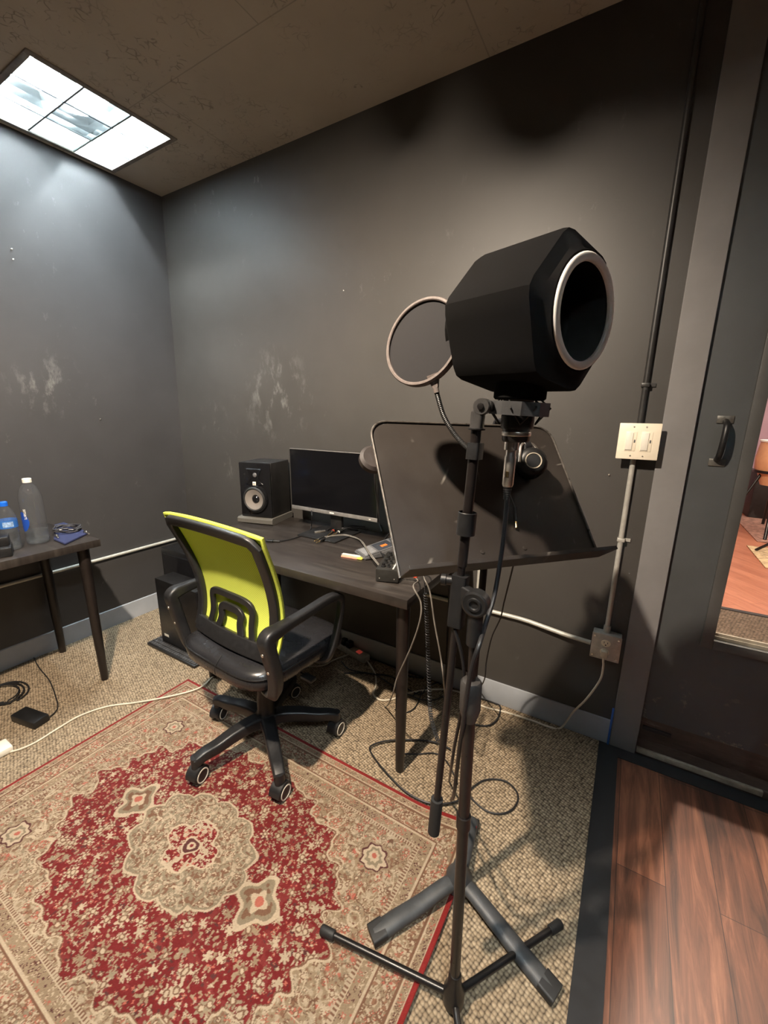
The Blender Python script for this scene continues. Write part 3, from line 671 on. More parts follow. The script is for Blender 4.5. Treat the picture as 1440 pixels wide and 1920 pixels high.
# ------------------------------------------------------------------ tables
TZ = .74
def table(name, label, x0, x1, y0, y1, legs):
    t = thing(name, label, 'desk' if name == 'desk' else 'table', ((x0+x1)/2, (y0+y1)/2, 0))
    part('tabletop', B().box((x0, y0, TZ-.034), (x1, y1, TZ), bev=.0015), 'desk', t)
    for X, Y in legs:
        b = B().lathe([(.016, 0), (.0165, .004), (.0205, .25), (.0245, TZ-.038)], (X, Y, 0), n=24)
        part('leg', b, 'desk_leg', t)
    return t
DXL, DXR, DYN, DYF2 = -1.752, -.557, 1.089, 1.690
table('desk', 'long black-brown desk with round legs against the back wall', DXL, DXR, DYN, DYF2, [(-.602, 1.150), (-.602, 1.63), (-1.70, 1.150), (-1.70, 1.63)])
table('side_table', 'narrow black-brown table at the left wall holding water bottles', -2.635, -2.072, -.29, .897, [(-2.140, .848), (-2.60, .850), (-2.14, -.24), (-2.60, -.24)])

# ------------------------------------------------------------------ office chair
ch = thing('office_chair', 'office chair with lime green mesh back and black seat on the rug', 'chair', (-1.13, .985, .0088), -radians(4))
CM = WM[ch.name]
def c_(x, y, z): return CM @ Vector((x, y, z))
hub = part('base_hub', B().lathe([(.036, .085), (.048, .09), (.050, .125), (.040, .140), (.034, .150), (.033, .215), (.030, .225), (.030, .30), (.0255, .305), (.0255, .41)], c_(0, 0, 0), n=28), 'chairplastic', ch)
for a in (254, 325, 40, 112, 184):
    a = radians(a); d = Vector((cos(a), sin(a), 0)); o0 = c_(0, 0, 0)
    path = [o0+d*r+Vector((0, 0, z)) for r, z in ((.02, .112), (.07, .118), (.14, .112), (.20, .100), (.25, .096), (.285, .084))]
    b = B().sweep(crom(path), rr(.050, .046, .45), upv=(0, 0, 1), scales=list(np.linspace(1.12, .78, len(crom(path)))))
    b.cyl(o0+d*.279+Vector((0, 0, .060)), o0+d*.279+Vector((0, 0, .104)), .0185)
    leg = part('leg', b, 'chairplastic', ch)
    # caster: twin wheels under a hood
    cpos = o0+d*.279; rnd = radians({254: 100, 325: 96, 40: 92, 112: 80, 184: 104}[round(math.degrees(a))]) ; wd = Vector((cos(rnd), sin(rnd), 0))
    cc = cpos+Vector((0, 0, .031)); rim = Vector((-wd.y, wd.x, 0))
    b = B()
    for s in (-1, 1): b.lathe([(0, 0), (.026, 0), (.031, .003), (.031, .018), (.027, .021), (.0, .021)], cc+rim*s*.0035, rim*s, 26, cap=False)
    ct = part('caster', b, 'chairplastic', ch)
    b = B()       # hood over the wheels
    pth = [cc+wd*(.034*cos(t))+Vector((0, 0, .034*sin(t))) for t in np.linspace(radians(-5), radians(185), 16)]
    b.sweep(pth, [(-.022, -.0015), (.022, -.0015), (.022, .0015), (-.022, .0015)], upv=lambda i, p: (p-cc))
    b.cyl(cc+Vector((0, 0, .022)), cc+Vector((0, 0, .05)), .007)
    part('caster_hood', b, 'chairplastic', ct)
    for s in (-1, 1):
        part('wheel_ring', B().lathe([(.0265, 0), (.0265, .0014), (.0225, .0014), (.0225, 0), (.0265, 0)], cc+rim*s*.0246, rim*s, 28, cap=False), 'casterring', ct, 'ivory ring')
# mechanism
b = B().box((-.075, -.10, .385), (.075, .11, .418), CM, .008); b.box((-.05, -.05, .36), (.05, .05, .39), CM, .008)
part('tilt_mechanism', b, 'chairplastic', ch)
part('height_lever', B().tube([c_(.05, .02, .385), c_(.15, .03, .375), c_(.20, .03, .370)], .005).box((.19, .015, .362), (.245, .045, .374), CM, .003), 'blackplastic', ch)
# seat cushion
def seat_bm():
    b = B(); N, K = 48, 12; rings = []
    for k in range(K+1):
        v = -pi/2+pi*k/K; row = []
        for i in range(N):
            u = 2*pi*i/N; e = .42; ev = .55
            sg = lambda t, p: math.copysign(abs(t)**p, t)
            cv = sg(cos(v), ev); x = .245*cv*sg(cos(u), e); y = .235*cv*sg(sin(u), e); z = .052*sg(sin(v), ev)
            x *= 1+.05*(y/.235)*.5
            if z > 0: z += .012*(1-(x/.25)**2)*0-.010*(1-min(1, (x/.2)**2+(y/.2)**2))
            z -= .02*max(0, (y-.12)/.11)**2
            row.append(b.bm.verts.new(c_(x, y+.02, .458+z)))
        rings.append(row)
    for A, C in zip(rings, rings[1:]):
        for i in range(N): b.bm.faces.new([A[i], A[(i+1) % N], C[(i+1) % N], C[i]])
    b.bm.faces.new(rings[0][::-1]); b.bm.faces.new(rings[-1]); bmesh.ops.remove_doubles(b.bm, verts=b.bm.verts, dist=1e-5); return b
seat = part('seat', seat_bm(), 'leather', ch, 'black faux leather cushion', ang=70)
sg = lambda t, p: math.copysign(abs(t)**p, t)
pp = [c_(.2415*sg(cos(u), .42), .02+.2325*sg(sin(u), .42), .476-.02*max(0, (.2325*sg(sin(u), .42)-.12)/.11)**2) for u in np.linspace(0, 2*pi, 64, endpoint=False)]
part('piping', B().tube(pp, .003, 6, closed=True, smooth=False), 'blackplastic', seat)
part('seam', B().tube([c_(.03, -.219, .449), c_(.03, -.218, .475), c_(.03, -.19, .507)], .0014, 6), 'blackplastic', seat)
part('seat_pan', B().box((-.19, -.17, .412), (.19, .20, .432), CM, .008), 'chairplastic', ch)
# backrest: surface P(u, v)
_v = [0, .15, .3, .5, .75, 1.02]; _y = [-.150, -.122, -.108, -.118, -.155, -.205]; _h = [.214, .219, .225, .232, .244, .258]
def BP(u, v, off=0.):
    hw = float(np.interp(v, _v, _h)); 
    vv = min(max(v, 0), 1.0); yb = -.1475+.135*vv*(1-vv)*(1.35-.9*vv)*2*.62-.055*vv**2+.018*u*u
    return c_(u*hw, yb+off, 0.515+.455*v-.016*u*u*v)
def bn(u, v):
    a = BP(u+.01, v)-BP(u-.01, v); d2 = BP(u, v+.01)-BP(u, v-.01); return a.cross(d2).normalized()
def strip(pts, w, t, off=0.):
    P = crom(pts, False) if 0 else pts
    return P
def on_surf(uv, off=0.): return [BP(u, v, off) for u, v in uv]
def curve2(pts, closed=False): return [(p.x, p.y) for p in crom([(a, b_, 0) for a, b_ in pts], closed)]
bk = part('mesh_back', B(), 'lime', ch, 'lime green mesh'); bpy.data.objects.remove(bk)
b = B(); NU, NV = 24, 30
G = [[b.bm.verts.new(BP(-1+2*i/NU, .04+.96*j/NV, .012)) for i in range(NU+1)] for j in range(NV+1)]
for j in range(NV):
    for i in range(NU): b.bm.faces.new([G[j][i], G[j][i+1], G[j+1][i+1], G[j+1][i]])
g = bmesh.ops.extrude_face_region(b.bm, geom=b.bm.faces[:]); fy = CM.to_3x3() @ Vector((0, .003, 0))
for v in [x for x in g['geom'] if isinstance(x, bmesh.types.BMVert)]: v.co += fy
mesh_o = part('mesh_back', b, 'lime', ch, 'lime green mesh')
# frame: rounded loop
loop = []
for i in range(13): loop.append((-.93+0*i, .03+.90*i/12))
loop = [(-.93, .02+.90*i/14) for i in range(15)]+[(-.86, .965)]+[(-.80+1.6*i/14, .972) for i in range(15)]+[(.86, .965)]+[(.93, .92-.90*i/14) for i in range(15)]
nrm = lambda off: (lambda i, p: bn(0, .5))
def surf_sweep(b, uv, w, t, off=0., closed=False, scales=None):
    P = on_surf(uv, off); U = [bn(u, v) for u, v in uv]
    return b.sweep(P, rr(w, t, .5, 3), upv=lambda i, p: U[i], closed=closed, scales=scales)
b = surf_sweep(B(), loop, .038, .022)
sc = list(np.linspace(1, 1, 20))
b2 = surf_sweep(B(), [(-.92+1.84*i/19, .045) for i in range(20)], .058, .024, -.002)
frame = part('back_frame', b, 'chairplastic', ch)
part('lower_crossbar', b2, 'chairplastic', ch)
out = curve2([(-.56, .08), (-.50, .20), (-.50, .33), (-.38, .385), (0, .395), (.38, .385), (.50, .33), (.50, .20), (.56, .08)])
inn_ = curve2([(-.30, .10), (-.24, .18), (-.25, .25), (-.16, .285), (0, .29), (.16, .285), (.25, .25), (.24, .18), (.30, .10)])
lb = surf_sweep(B(), out, .026, .012, -.004); surf_sweep(lb, inn_, .030, .012, -.004)
part('lumbar_support', lb, 'chairplastic', ch, 'two nested black arches')
# lime piping round the outside
el = [(-1.03, .05+.965*i/16) for i in range(17)]+[(-1.03+2.06*i/16, 1.018) for i in range(1, 17)]+[(1.03, 1.018-.965*i/16) for i in range(1, 17)]
part('edge_piping', surf_sweep(B(), el, .012, .012, .008), 'limeedge', ch, 'lime green edge')
# arms
for s in (-1, 1):
    P = crom([(s*.19, -.135, .405), (s*.245, -.150, .425), (s*.268, -.160, .50), (s*.270, -.180, .60), (s*.268, -.185, .645), (s*.268, -.140, .656), (s*.268, -.02, .664), (s*.267, .09, .672), (s*.265, .150, .660), (s*.263, .165, .62), (s*.260, .135, .50), (s*.248, .100, .425), (s*.19, .090, .405)], False)
    P = [c_(*p) for p in P]; n = len(P); cen = c_(s*.262, -.03, .55)
    sc = [1.0]*n
    for i in range(n):
        f = i/(n-1)
        sc[i] = float(np.interp(f, [0, .15, .38, .46, .60, .72, 1], [1.25, 1.5, 1.7, 1.25, 1.15, .95, .85]))
    arm = part('armrest', B().sweep(P, rr(.028, .026, .5), upv=lambda i, p: (p-cen), scales=sc), 'chairplastic', ch)
    for z, y in ((.60, -.203), (.53, -.186)): part('bolt', B().lathe([(.0055, 0), (.005, .002), (0, .003)], c_(s*.268, y, z), CM.to_3x3() @ Vector((0, -1, 0)), 12), 'nickel', arm)
#==OBJ2==
# ------------------------------------------------------------------ things on the desk
def frame(origin, ang):      # local x to the right, y backwards
    return Matrix.Translation(origin) @ Matrix.Rotation(radians(ang), 4, 'Z')
DT_ = TZ+.0005
# foam pad and speaker
SM = frame((-1.677, 1.487, DT_), 14.6)
b = B(); A = []
prof = [(-.012, 0), (-.020, .006), (-.020, .026), (-.012, .034), (.20, .030), (.20, 0)]
A = [b.bm.verts.new(SM @ Vector((-.108, y, z))) for y, z in prof]; C = [b.bm.verts.new(SM @ Vector((.104, y, z))) for y, z in prof]
for i in range(6): b.bm.faces.new([A[i], A[(i+1) % 6], C[(i+1) % 6], C[i]])
b.bm.faces.new(A); b.bm.faces.new(C[::-1])
o = obj('isolation_pad', b, 'padfoam'); tag(o, 'grey foam pad under the studio speaker', 'speaker pad')
SW, SH, SD, SB = .186, .292, .197, .0335
sp = thing('studio_speaker', 'black two-way studio speaker on a foam pad at the left end of the desk', 'speaker', SM @ Vector((0, .1, SB)), radians(14.6))
part('cabinet', B().box((-SW/2, .012, SB), (SW/2, SD, SB+SH), SM, .003), worn('black_vinyl_cabinet', (.010, .0095, .0095), .42), sp)
front = part('baffle', B().box((-SW/2, 0, SB), (SW/2, .013, SB+SH), SM, .006), 'gloss', sp)
fx = SM.to_3x3() @ Vector((0, -1, 0))
def fp(x, z, y=0.): return SM @ Vector((x, y, SB+z))
wof = part('woofer', B().lathe([(.0545, .0045), (.0525, .004), (.024, -.012), (.022, -.0125)], fp(0, .100, -.0125), fx, 48, cap=False), 'cone', sp, 'grey woofer cone')
part('dust_cap', B().lathe([(.023, -.0125), (.018, -.005), (.008, -.001), (0, 0)], fp(0, .100, -.0125), fx, 32, cap=False), 'gloss', wof)
part('surround', B().lathe([(.066, .002), (.0635, .0065), (.059, .0085), (.0545, .006), (.0545, .003)], fp(0, .100, -.0125), fx, 48, cap=False), 'rubber', wof)
part('woofer_trim', B().lathe([(.0765, 0), (.0765, .003), (.072, .013), (.066, .0145), (.066, .0)], fp(0, .100), fx, 48, cap=False), 'gloss', wof)
b = B()       # flared horn, wide at the bottom
pts = [(-.052, .178), (-.030, .196), (-.028, .222), (-.046, .262), (.046, .262), (.028, .222), (.030, .196), (.052, .178), (.030, .171), (0, .169), (-.030, .171)]
O1 = [b.bm.verts.new(fp(x, z, -.0004)) for x, z in pts]; O2 = [b.bm.verts.new(fp(x*.9, .218+(z-.218)*.9, -.005)) for x, z in pts]; I3 = [b.bm.verts.new(fp(x*.35, .226+(z-.226)*.35, -.001)) for x, z in pts]
for A, C in ((O1, O2), (O2, I3)):
    for i in range(len(pts)): b.bm.faces.new([A[i], A[(i+1) % len(pts)], C[(i+1) % len(pts)], C[i]])
b.bm.faces.new(I3)
hn = part('tweeter_horn', b, 'gloss', sp)
part('tweeter_dome', B().lathe([(.0125, 0), (.0115, .004), (.007, .007), (0, .008)], fp(.004, .228), fx, 24), 'greyplastic', hn)
bd_ = part('logo_badge', B().box((-.0095, -.0062, SB+.172), (.0095, -.0030, SB+.193), SM, .0008), 'white', sp, 'small white badge')
part('logo_letters', text_bm('JBL', .0085, SM @ Matrix.Translation((0, -.0066, SB+.1825)) @ Matrix.Rotation(pi/2, 4, 'X')), 'rubber', bd_, smooth=False)
# monitor
MY = 1.545
tl, bl, br = Yp(543.5, 840, MY), Yp(546.5, 951, MY), Yp(707, 980, MY)
mx0, mx1, mz0, mz1 = (tl.x+bl.x)/2, br.x, (bl.z+br.z)/2-.002, tl.z
mo = thing('computer_monitor', 'black flat computer monitor with grey lower bezel, switched off, on the desk', 'monitor', ((mx0+mx1)/2, MY+.05, TZ))
part('back_shell', B().box((mx0, MY+.003, mz0), (mx1, MY+.020, mz1), bev=.003).box((mx0+.10, MY+.018, mz0+.03), (mx1-.10, MY+.045, mz1-.10), bev=.008), 'blackplastic', mo)
part('bezel', B().box((mx0, MY, mz0), (mx1, MY+.004, mz0+.019), bev=.001), 'bezel', mo)
part('top_bezel', B().box((mx0, MY, mz1-.004), (mx1, MY+.004, mz1), bev=.001), 'bezel', mo)
part('side_bezel', B().box((mx0, MY, mz0+.019), (mx0+.004, MY+.004, mz1-.004)), 'blackplastic', mo)
part('side_bezel', B().box((mx1-.004, MY, mz0+.019), (mx1, MY+.004, mz1-.004)), 'blackplastic', mo)
part('screen', B().box((mx0+.004, MY+.0012, mz0+.019), (mx1-.004, MY+.004, mz1-.004)), 'screen', mo, smooth=False)
part('maker_mark', B().box(((mx0+mx1)/2-.013, MY-.0006, mz0+.006), ((mx0+mx1)/2+.013, MY+.0002, mz0+.012)), 'white', mo, 'small pale mark', smooth=False)
part('power_light', B().box((mx1-.045, MY-.0006, mz0+.007), (mx1-.035, MY+.0002, mz0+.010)), 'white', mo, smooth=False)
mcx = (mx0+mx1)/2
part('stand_neck', B().box((mcx-.035, MY+.030, TZ+.008), (mcx+.035, MY+.050, mz0+.08), bev=.005), 'blackplastic', mo)
b0, b1 = Z(578, 1001, TZ+.006), Z(653, 1018.5, TZ+.006)
part('stand_base', B().box((mcx-.125, MY-.115, TZ+.0005), (mcx+.105, MY+.10, TZ+.008), bev=.003), 'blackplastic', mo)
# amplifier with knobs, at the corner
m0, m1 = Z(704, 1089, TZ+.004), Z(731, 1098, TZ+.004)
ang = math.degrees(atan2(m1.y-m0.y, m1.x-m0.x)); HM = frame(m0, 18); mw, md, mh = .082, .20, .045
ha = thing('headphone_amplifier', 'small black headphone amplifier with rows of knobs at the near right corner of the desk', 'amplifier', HM @ Vector((mw/2, md/2, 0)), radians(18))
part('case', B().box((0, 0, 0), (mw, md, mh), HM, .002), worn('black_steel_case', (.025, .024, .022), .35), ha)
part('label_strip', B().box((.058, .012, mh), (.063, md-.012, mh+.0006), HM), 'paper', ha, 'pale printed line', smooth=False)
for i in range(4):
    part('knob', B().lathe([(.0085, 0), (.0085, .004), (.0065, .005), (.006, .014), (0, .0145)], HM @ Vector((.022, .030+.040*i, mh)), (0, 0, 1), 16), 'blackplastic', ha)
    part('knob', B().lathe([(.0065, 0), (.0065, .003), (.005, .004), (.0045, .012), (0, .0125)], HM @ Vector((.042, .030+.040*i, mh)), (0, 0, 1), 16), 'blackplastic', ha)
for dx in (.014, .068): part('case_screw', B().lathe([(.0028, 0), (.002, .0012), (0, .0015)], HM @ Vector((dx, 0, .011)), HM.to_3x3() @ Vector((0, -1, 0)), 10), 'nickel', ha)
for y in (.03, .075): part('jack_socket', B().cyl(HM @ Vector((mw-.001, y, .02)), HM @ Vector((mw+.004, y, .02)), .0065), 'rubber', ha)
# interface / controller box with small display
a0, a1 = Z(664, 1033, TZ+.01), Z(688, 1040, TZ+.01)
PM = frame(a0+Vector((0, 0, -.0095)), -32)
pc = thing('desk_controller', 'grey wedge-shaped desk controller with an orange display behind the coloured packet', 'audio controller', PM @ Vector((.06, .08, 0)), radians(-32))
b = B(); W2, D2 = .105, .175
pf = [(0, 0), (0, .014), (D2, .048), (D2, 0)]
A = [b.bm.verts.new(PM @ Vector((0, y, z))) for y, z in pf]; C = [b.bm.verts.new(PM @ Vector((W2, y, z))) for y, z in pf]
for i in range(4): b.bm.faces.new([A[i], A[(i+1) % 4], C[(i+1) % 4], C[i]])
b.bm.faces.new(A); b.bm.faces.new(C[::-1]); bmesh.ops.bevel(b.bm, geom=b.bm.edges[:], offset=.005, segments=2, affect='EDGES')
part('housing', b, 'greyplastic', pc)
sl = atan2(.034, D2); TM = PM @ Matrix.Translation((0, 0, .0142)) @ Matrix.Rotation(sl, 4, 'X')
lc = part('display', B().box((.014, .075, -.001), (.091, .150, .0012), TM, .001), 'lcd', pc)
part('display_mark', B().box((.050, .100, .0012), (.070, .128, .0017), TM), mat('orange_mark', (.6, .12, .02), .4, emit=(1, .3, .05), es=.3), lc, 'orange lit mark', smooth=False)
part('button_pad', B().box((.012, .012, -.001), (.093, .066, .0015), TM, .002), worn('light_grey_pad', (.20, .20, .205), .4), pc)
# mouse
mp_ = Z(733, 1040, TZ+.02)
b = B(); bm_ = bmesh.new(); bmesh.ops.create_uvsphere(bm_, u_segments=24, v_segments=14, radius=1)
for v in bm_.verts: v.co = Vector((v.co.x*.031, v.co.y*.055, max(0, v.co.z)*.034*(1-.2*v.co.y)))
bm_.transform(Matrix.Translation((mp_.x+.014, mp_.y, DT_)) @ Matrix.Rotation(radians(20), 4, 'Z')); b._add(bm_)
o = obj('computer_mouse', b, worn('pale_grey_mouse', (.30, .28, .25), .4)); tag(o, 'pale grey computer mouse half hidden by the music stand', 'mouse')
# colourful packet
G0 = Z(660, 1044, TZ+.004); GM = frame((G0.x, G0.y, DT_), 8)
gu = thing('gum_packet', 'small pink, white and yellow packet lying on the desk', 'packet', (G0.x, G0.y, DT_), radians(8))
part('wrapper', B().box((-.045, -.014, 0), (.030, .016, .007), GM, .002), 'orange', gu, 'orange-pink wrapper')
part('torn_flap', B().box((-.050, .000, .0068), (.036, .018, .0085), GM, .001), 'paper', gu, 'pale torn strip')
part('yellow_end', B().box((.028, -.014, .001), (.052, .012, .0075), GM, .003), 'yellow', gu, 'yellow end')
# cables lying on the desk
def cable(name, pts, r, m, label, cat='cable', parts=(), group=None):
    pts = [Vector(p) for p in pts]
    t = thing(name, label, cat, (pts[0].x, pts[0].y, min(p.z for p in pts)-r), 0, group)
    part('wire', B().tube(pts, r, 8), m, t)
    for n_, b_, mm in parts: part(n_, b_, mm, t)
    return t
zc = TZ+.004
def D(x, y, h=.004): return Z(x, y, TZ+h)
p0 = D(505, 1014, .006); p1 = D(520, 1015, .006); dr = (p1-p0).normalized()
cable('usb_cable', [p1, D(545, 1011), D(565, 1004), D(580, 995), D(584, 985, .02), Yp(585, 968, 1.50), Yp(584, 958, 1.53)], .0028, 'cord_black', 'black cable with a flat plug curving down in front of the monitor', parts=[('plug', B().sweep([p0-dr*.012, p0+dr*.02], rr(.020, .010, .4), upv=(0, 0, 1)), 'blackplastic'), ('strain_relief', B().cyl(p0+dr*.02, p1+dr*.012, .0045, .003), 'rubber')])
def jack(p, q, body='blackplastic', tip='gold', L=1.):
    p, q = Vector(p), Vector(q); d = (q-p).normalized()
    return [('jack_sleeve', B().lathe([(.003, 0), (.0055, .004), (.0062, .03*L), (.0045, .04*L)], p, -d, 14), body), ('jack_tip', B().lathe([(.0032, 0), (.0032, .024), (.0022, .026), (.0028, .029), (0, .032)], p, d, 12), tip)]
j = [((597, 1011, .012), (586, 1016, .010)), ((600, 1014, .011), (590, 1019, .010))]
for i, (a, c) in enumerate(j):
    a, c = D(*a), D(*c)
    e_ = a+(a-c).normalized()*.04
    cable('instrument_cable', [e_, D(625, 1005-i, .012), D(648, 1004-i*1.5, .008), D(670, 1010-i, .012), D(680, 1016+i*3, .045), D(692, 1034+i*4, .052), D(708, 1055+i*3, .040), D(721, 1070+i*2, .040)], .0019, 'cord_grey', ['grey cable with a gold jack plug, the upper of the two lying on the desk', 'grey cable with a gold jack plug, the lower of the two lying on the desk'][i], parts=jack(a, c), group='grey jack cables on the desk')
a, c = D(606, 996, .012), D(590, 999, .010)
dd = (c-a).normalized()
cable('microphone_cable', [a-dd*.02, D(622, 990, .012), D(640, 988, .02), D(655, 992, .012), D(672, 994, .006)], .0032, 'cord_black', 'black cable with a silver connector beneath the monitor', parts=[('connector', B().lathe([(.008, 0), (.0085, .03), (.0065, .034), (.005, .055)], c, -dd, 16), 'nickel')])
for i, (pa, pb, col_, lab) in enumerate((((616, 1003, .010), (624, 996, .014), 'redplain', 'black jack plug with an orange band under the monitor'), ((622, 1004, .012), (634, 998, .018), 'white', 'black jack plug with a pale band under the monitor'))):
    a, c = D(*pa), D(*pb); d = (c-a).normalized()
    cable('instrument_cable', [c+d*.03, D(645+i*6, 990, .03), D(660+i*8, 986+i*4, .02), D(690, 988+i*5, .006)], .003, 'cord_black', lab, parts=[('jack_sleeve', B().lathe([(.004, 0), (.0062, .003), (.0068, .032), (.004, .05)], c-d*.01, d, 14), 'blackplastic'), ('jack_tip', B().cyl(a-d*.01, c-d*.01, .0032), 'gold'), ('colour_band', B().cyl(c, c+d*.005, .0072), col_)])
# black plug hanging in front of the desk's right end, and plugs into the amplifier
a, c = D(718, 1040, .03), D(737, 1058, .05); d = (c-a).normalized()
cable('instrument_cable', [a, D(712, 1032, .02), D(716, 1020, .01), D(724, 1006, .006), D(735, 995, .006)], .0028, 'cord_black', 'black jack cable leaning on the knobbed amplifier', parts=[('jack_sleeve', B().lathe([(.004, 0), (.006, .003), (.0065, .035), (.004, .045)], a, d, 14), 'blackplastic'), ('jack_tip', B().cyl(a+d*.04, c+d*.01, .003), 'chrome')])
sA = HM @ Vector((mw+.004, .03, .02)); sB = HM @ Vector((mw+.004, .075, .02)); ax = (HM.to_3x3() @ Vector((1, 0, 0)))
legy = 1.02
c1 = [sA+ax*.045, sA+ax*.075+Vector((0, -.03, -.005)), Yp(775, 1100, 1.06), Yp(789, 1130, 1.045), Yp(787, 1165, 1.04), Yp(770, 1215, 1.06), Yp(745, 1270, 1.10), Yp(735, 1305, 1.14), Z(722, 1325, .004), Z(700, 1305, .004)]
cable('headphone_cable', c1, .0026, 'cord_grey', 'grey cable with an orange collar hanging from the amplifier down the desk leg', parts=[('jack_sleeve', B().cyl(sA, sA+ax*.045, .005), 'nickel'), ('orange_collar', B().lathe([(.006, 0), (.0085, .003), (.0085, .011), (.006, .014)], sA+ax*.046, ax, 14), 'redplain')])
c2 = [sB+ax*.045, sB+ax*.09, Yp(795, 1082, 1.12), Yp(806, 1110, 1.10), Yp(815, 1170, 1.10), Yp(826, 1230, 1.11), Yp(832, 1280, 1.14), Z(832, 1306, .01), Z(815, 1320, .004)]
cable('headphone_cable', c2, .0026, 'cord_grey', 'grey cable hanging off the right end of the desk to the floor', parts=[('jack_sleeve', B().cyl(sB, sB+ax*.045, .005), 'nickel')])

# ------------------------------------------------------------------ under and beside the desk
t = thing('computer_tower', 'slim black computer tower standing on a keyboard left of the chair', 'computer', (-2.0, 1.24, .022))
part('case', B().box((-2.195, 1.188, .0225), (-1.83, 1.300, .415), bev=.003), worn('black_steel_tower', (.008, .0075, .0075), .35), t)
part('sticker', B().box((-2.165, 1.1872, .068), (-2.125, 1.189, .082)), 'paper', t, 'pale label', smooth=False)
part('front_trim', B().box((-1.832, 1.185, .0225), (-1.820, 1.303, .418), bev=.003), 'gloss', t)
t = thing('computer_keyboard', 'black keyboard on the carpet trapped under the computer tower', 'keyboard', (-2.04, 1.20, 0))
part('body', B().box((-2.265, 1.135, .001), (-1.83, 1.285, .0165), bev=.003), 'blackplastic', t)
b = B()
for i in range(22):
    for j_ in range(6): b.box((-2.258+.0193*i, 1.143+.0225*j_, .016), (-2.2425+.0193*i, 1.161+.0225*j_, .0215))
k_ = part('keys', b, worn('key_plastic', (.06, .06, .062), .4), t, smooth=False); k_['kind'] = 'stuff'
t = thing('subwoofer', 'second black box with a glossy side standing behind the computer tower', 'speaker', (-2.25, 1.48, 0))
part('cabinet', B().box((-2.43, 1.375, .012), (-2.03, 1.60, .50), bev=.006), worn('black_box', (.008, .008, .0085), .3), t)
part('grille_panel', B().box((-2.40, 1.368, .04), (-2.06, 1.377, .47), bev=.003), 'gloss', t)
for x in (-2.38, -2.08):
    for y in (1.40, 1.57): part('foot', B().cyl((x, y, 0), (x, y, .014), .014), 'rubber', t)
o = obj('antenna', B().cyl((-1.757-.02, 1.30, .45), (-1.757-.02, 1.30, .815), .0035), 'white'); 
bpy.data.objects.remove(o)
an = thing('router', 'white aerial rod rising behind the chair back from a small box', 'router', (-1.80, 1.62, 0))
ap = Yp(363.5, 984, 1.62); at_ = Yp(363, 970, 1.62)
an.location = (at_.x, 1.62, .50); WM[an.name] = Matrix.Translation((at_.x, 1.62, .50))
bpy.data.objects.remove(an)
an = thing('rod_aerial', 'thin off-white rod standing upright between left desk end and corner', 'rod', (at_.x, 1.62, 0))
part('rod', B().cyl((at_.x, 1.62, .02), (at_.x, 1.62, at_.z), .0055, .0045, n=12), 'white', an)
part('foot', B().lathe([(.04, 0), (.04, .008), (.012, .02), (0, .022)], (at_.x, 1.62, 0)), 'blackplastic', an)
# power strip under the desk
a, c = Z(630, 1203, .02), Z(688, 1236, .02); a.z = c.z = .02; d = (c-a).normalized(); L_ = .30
a = c-d*L_; PS = frame((a.x, a.y, 0), math.degrees(atan2(d.y, d.x)))
ps = thing('power_strip', 'beige power strip with a red switch on the carpet under the desk', 'power strip', PS @ Vector((L_/2, 0, 0)), atan2(d.y, d.x))
part('body', B().box((0, -.025, .001), (L_, .025, .036), PS, .005), worn('beige_strip', (.42, .39, .32), .45), ps)
part('rocker_switch', B().box((L_-.075, -.013, .035), (L_-.045, .013, .042), PS, .003), 'red', ps, 'glowing red switch')
for i in range(4):
    pg = part('plug', B().box((.012+i*.045, -.018, .035), (.044+i*.045, .018, .072), PS, .006), 'blackplastic', ps)
def wf(*p):
    q = [Z(x, y, .0048) for x, y in p]
    for v in q: v.y = min(v.y, 1.700)
    return q
cable('mains_cable', [c+Vector((0, 0, -.008))]+wf((703, 1262), (705, 1285), (700, 1300), (712, 1312), (735, 1311), (765, 1300), (800, 1294), (840, 1293), (870, 1302), (905, 1324), (950, 1336), (1000, 1352), (1030, 1363), (1055, 1350))+[Yp(1075, 1335, 1.68), Yp(1100, 1310, 1.655), Yp(1125, 1275, 1.645), Yp(1131, 1250, 1.645), Vector((bcx, yb-.022, bcz-.045)), Vector((bcx, yb-.018, bcz-.032))], .0042, 'cord_white', 'long off-white power cord from the wall outlet along the baseboard to the power strip', parts=[('wall_plug', B().box((bcx-.012, yb-.026, bcz-.034), (bcx+.012, yb-.0035, bcz-.006), bev=.005), 'cord_white')])
q_ = [PS @ Vector((L_*.62, -.03, .012))]+wf((625, 1238), (608, 1247), (585, 1250), (560, 1249), (520, 1255), (470, 1262), (420, 1258), (398, 1270), (380, 1290), (352, 1301), (300, 1313), (250, 1318), (200, 1325), (150, 1342), (110, 1365), (70, 1390), (40, 1404), (18, 1410))
for i, v in enumerate(q_):
    if RX0-.01 < v.x < RX1 and RY0 < v.y < RY1+.01: v.z += .010
cable('extension_cord', q_, .0040, 'cord_white', 'off-white extension cord snaking over the rug corner to the left edge', parts=[('socket_block', B().box((-2.03, .36, .001), (-1.955, .425, .028), bev=.006), 'white')])
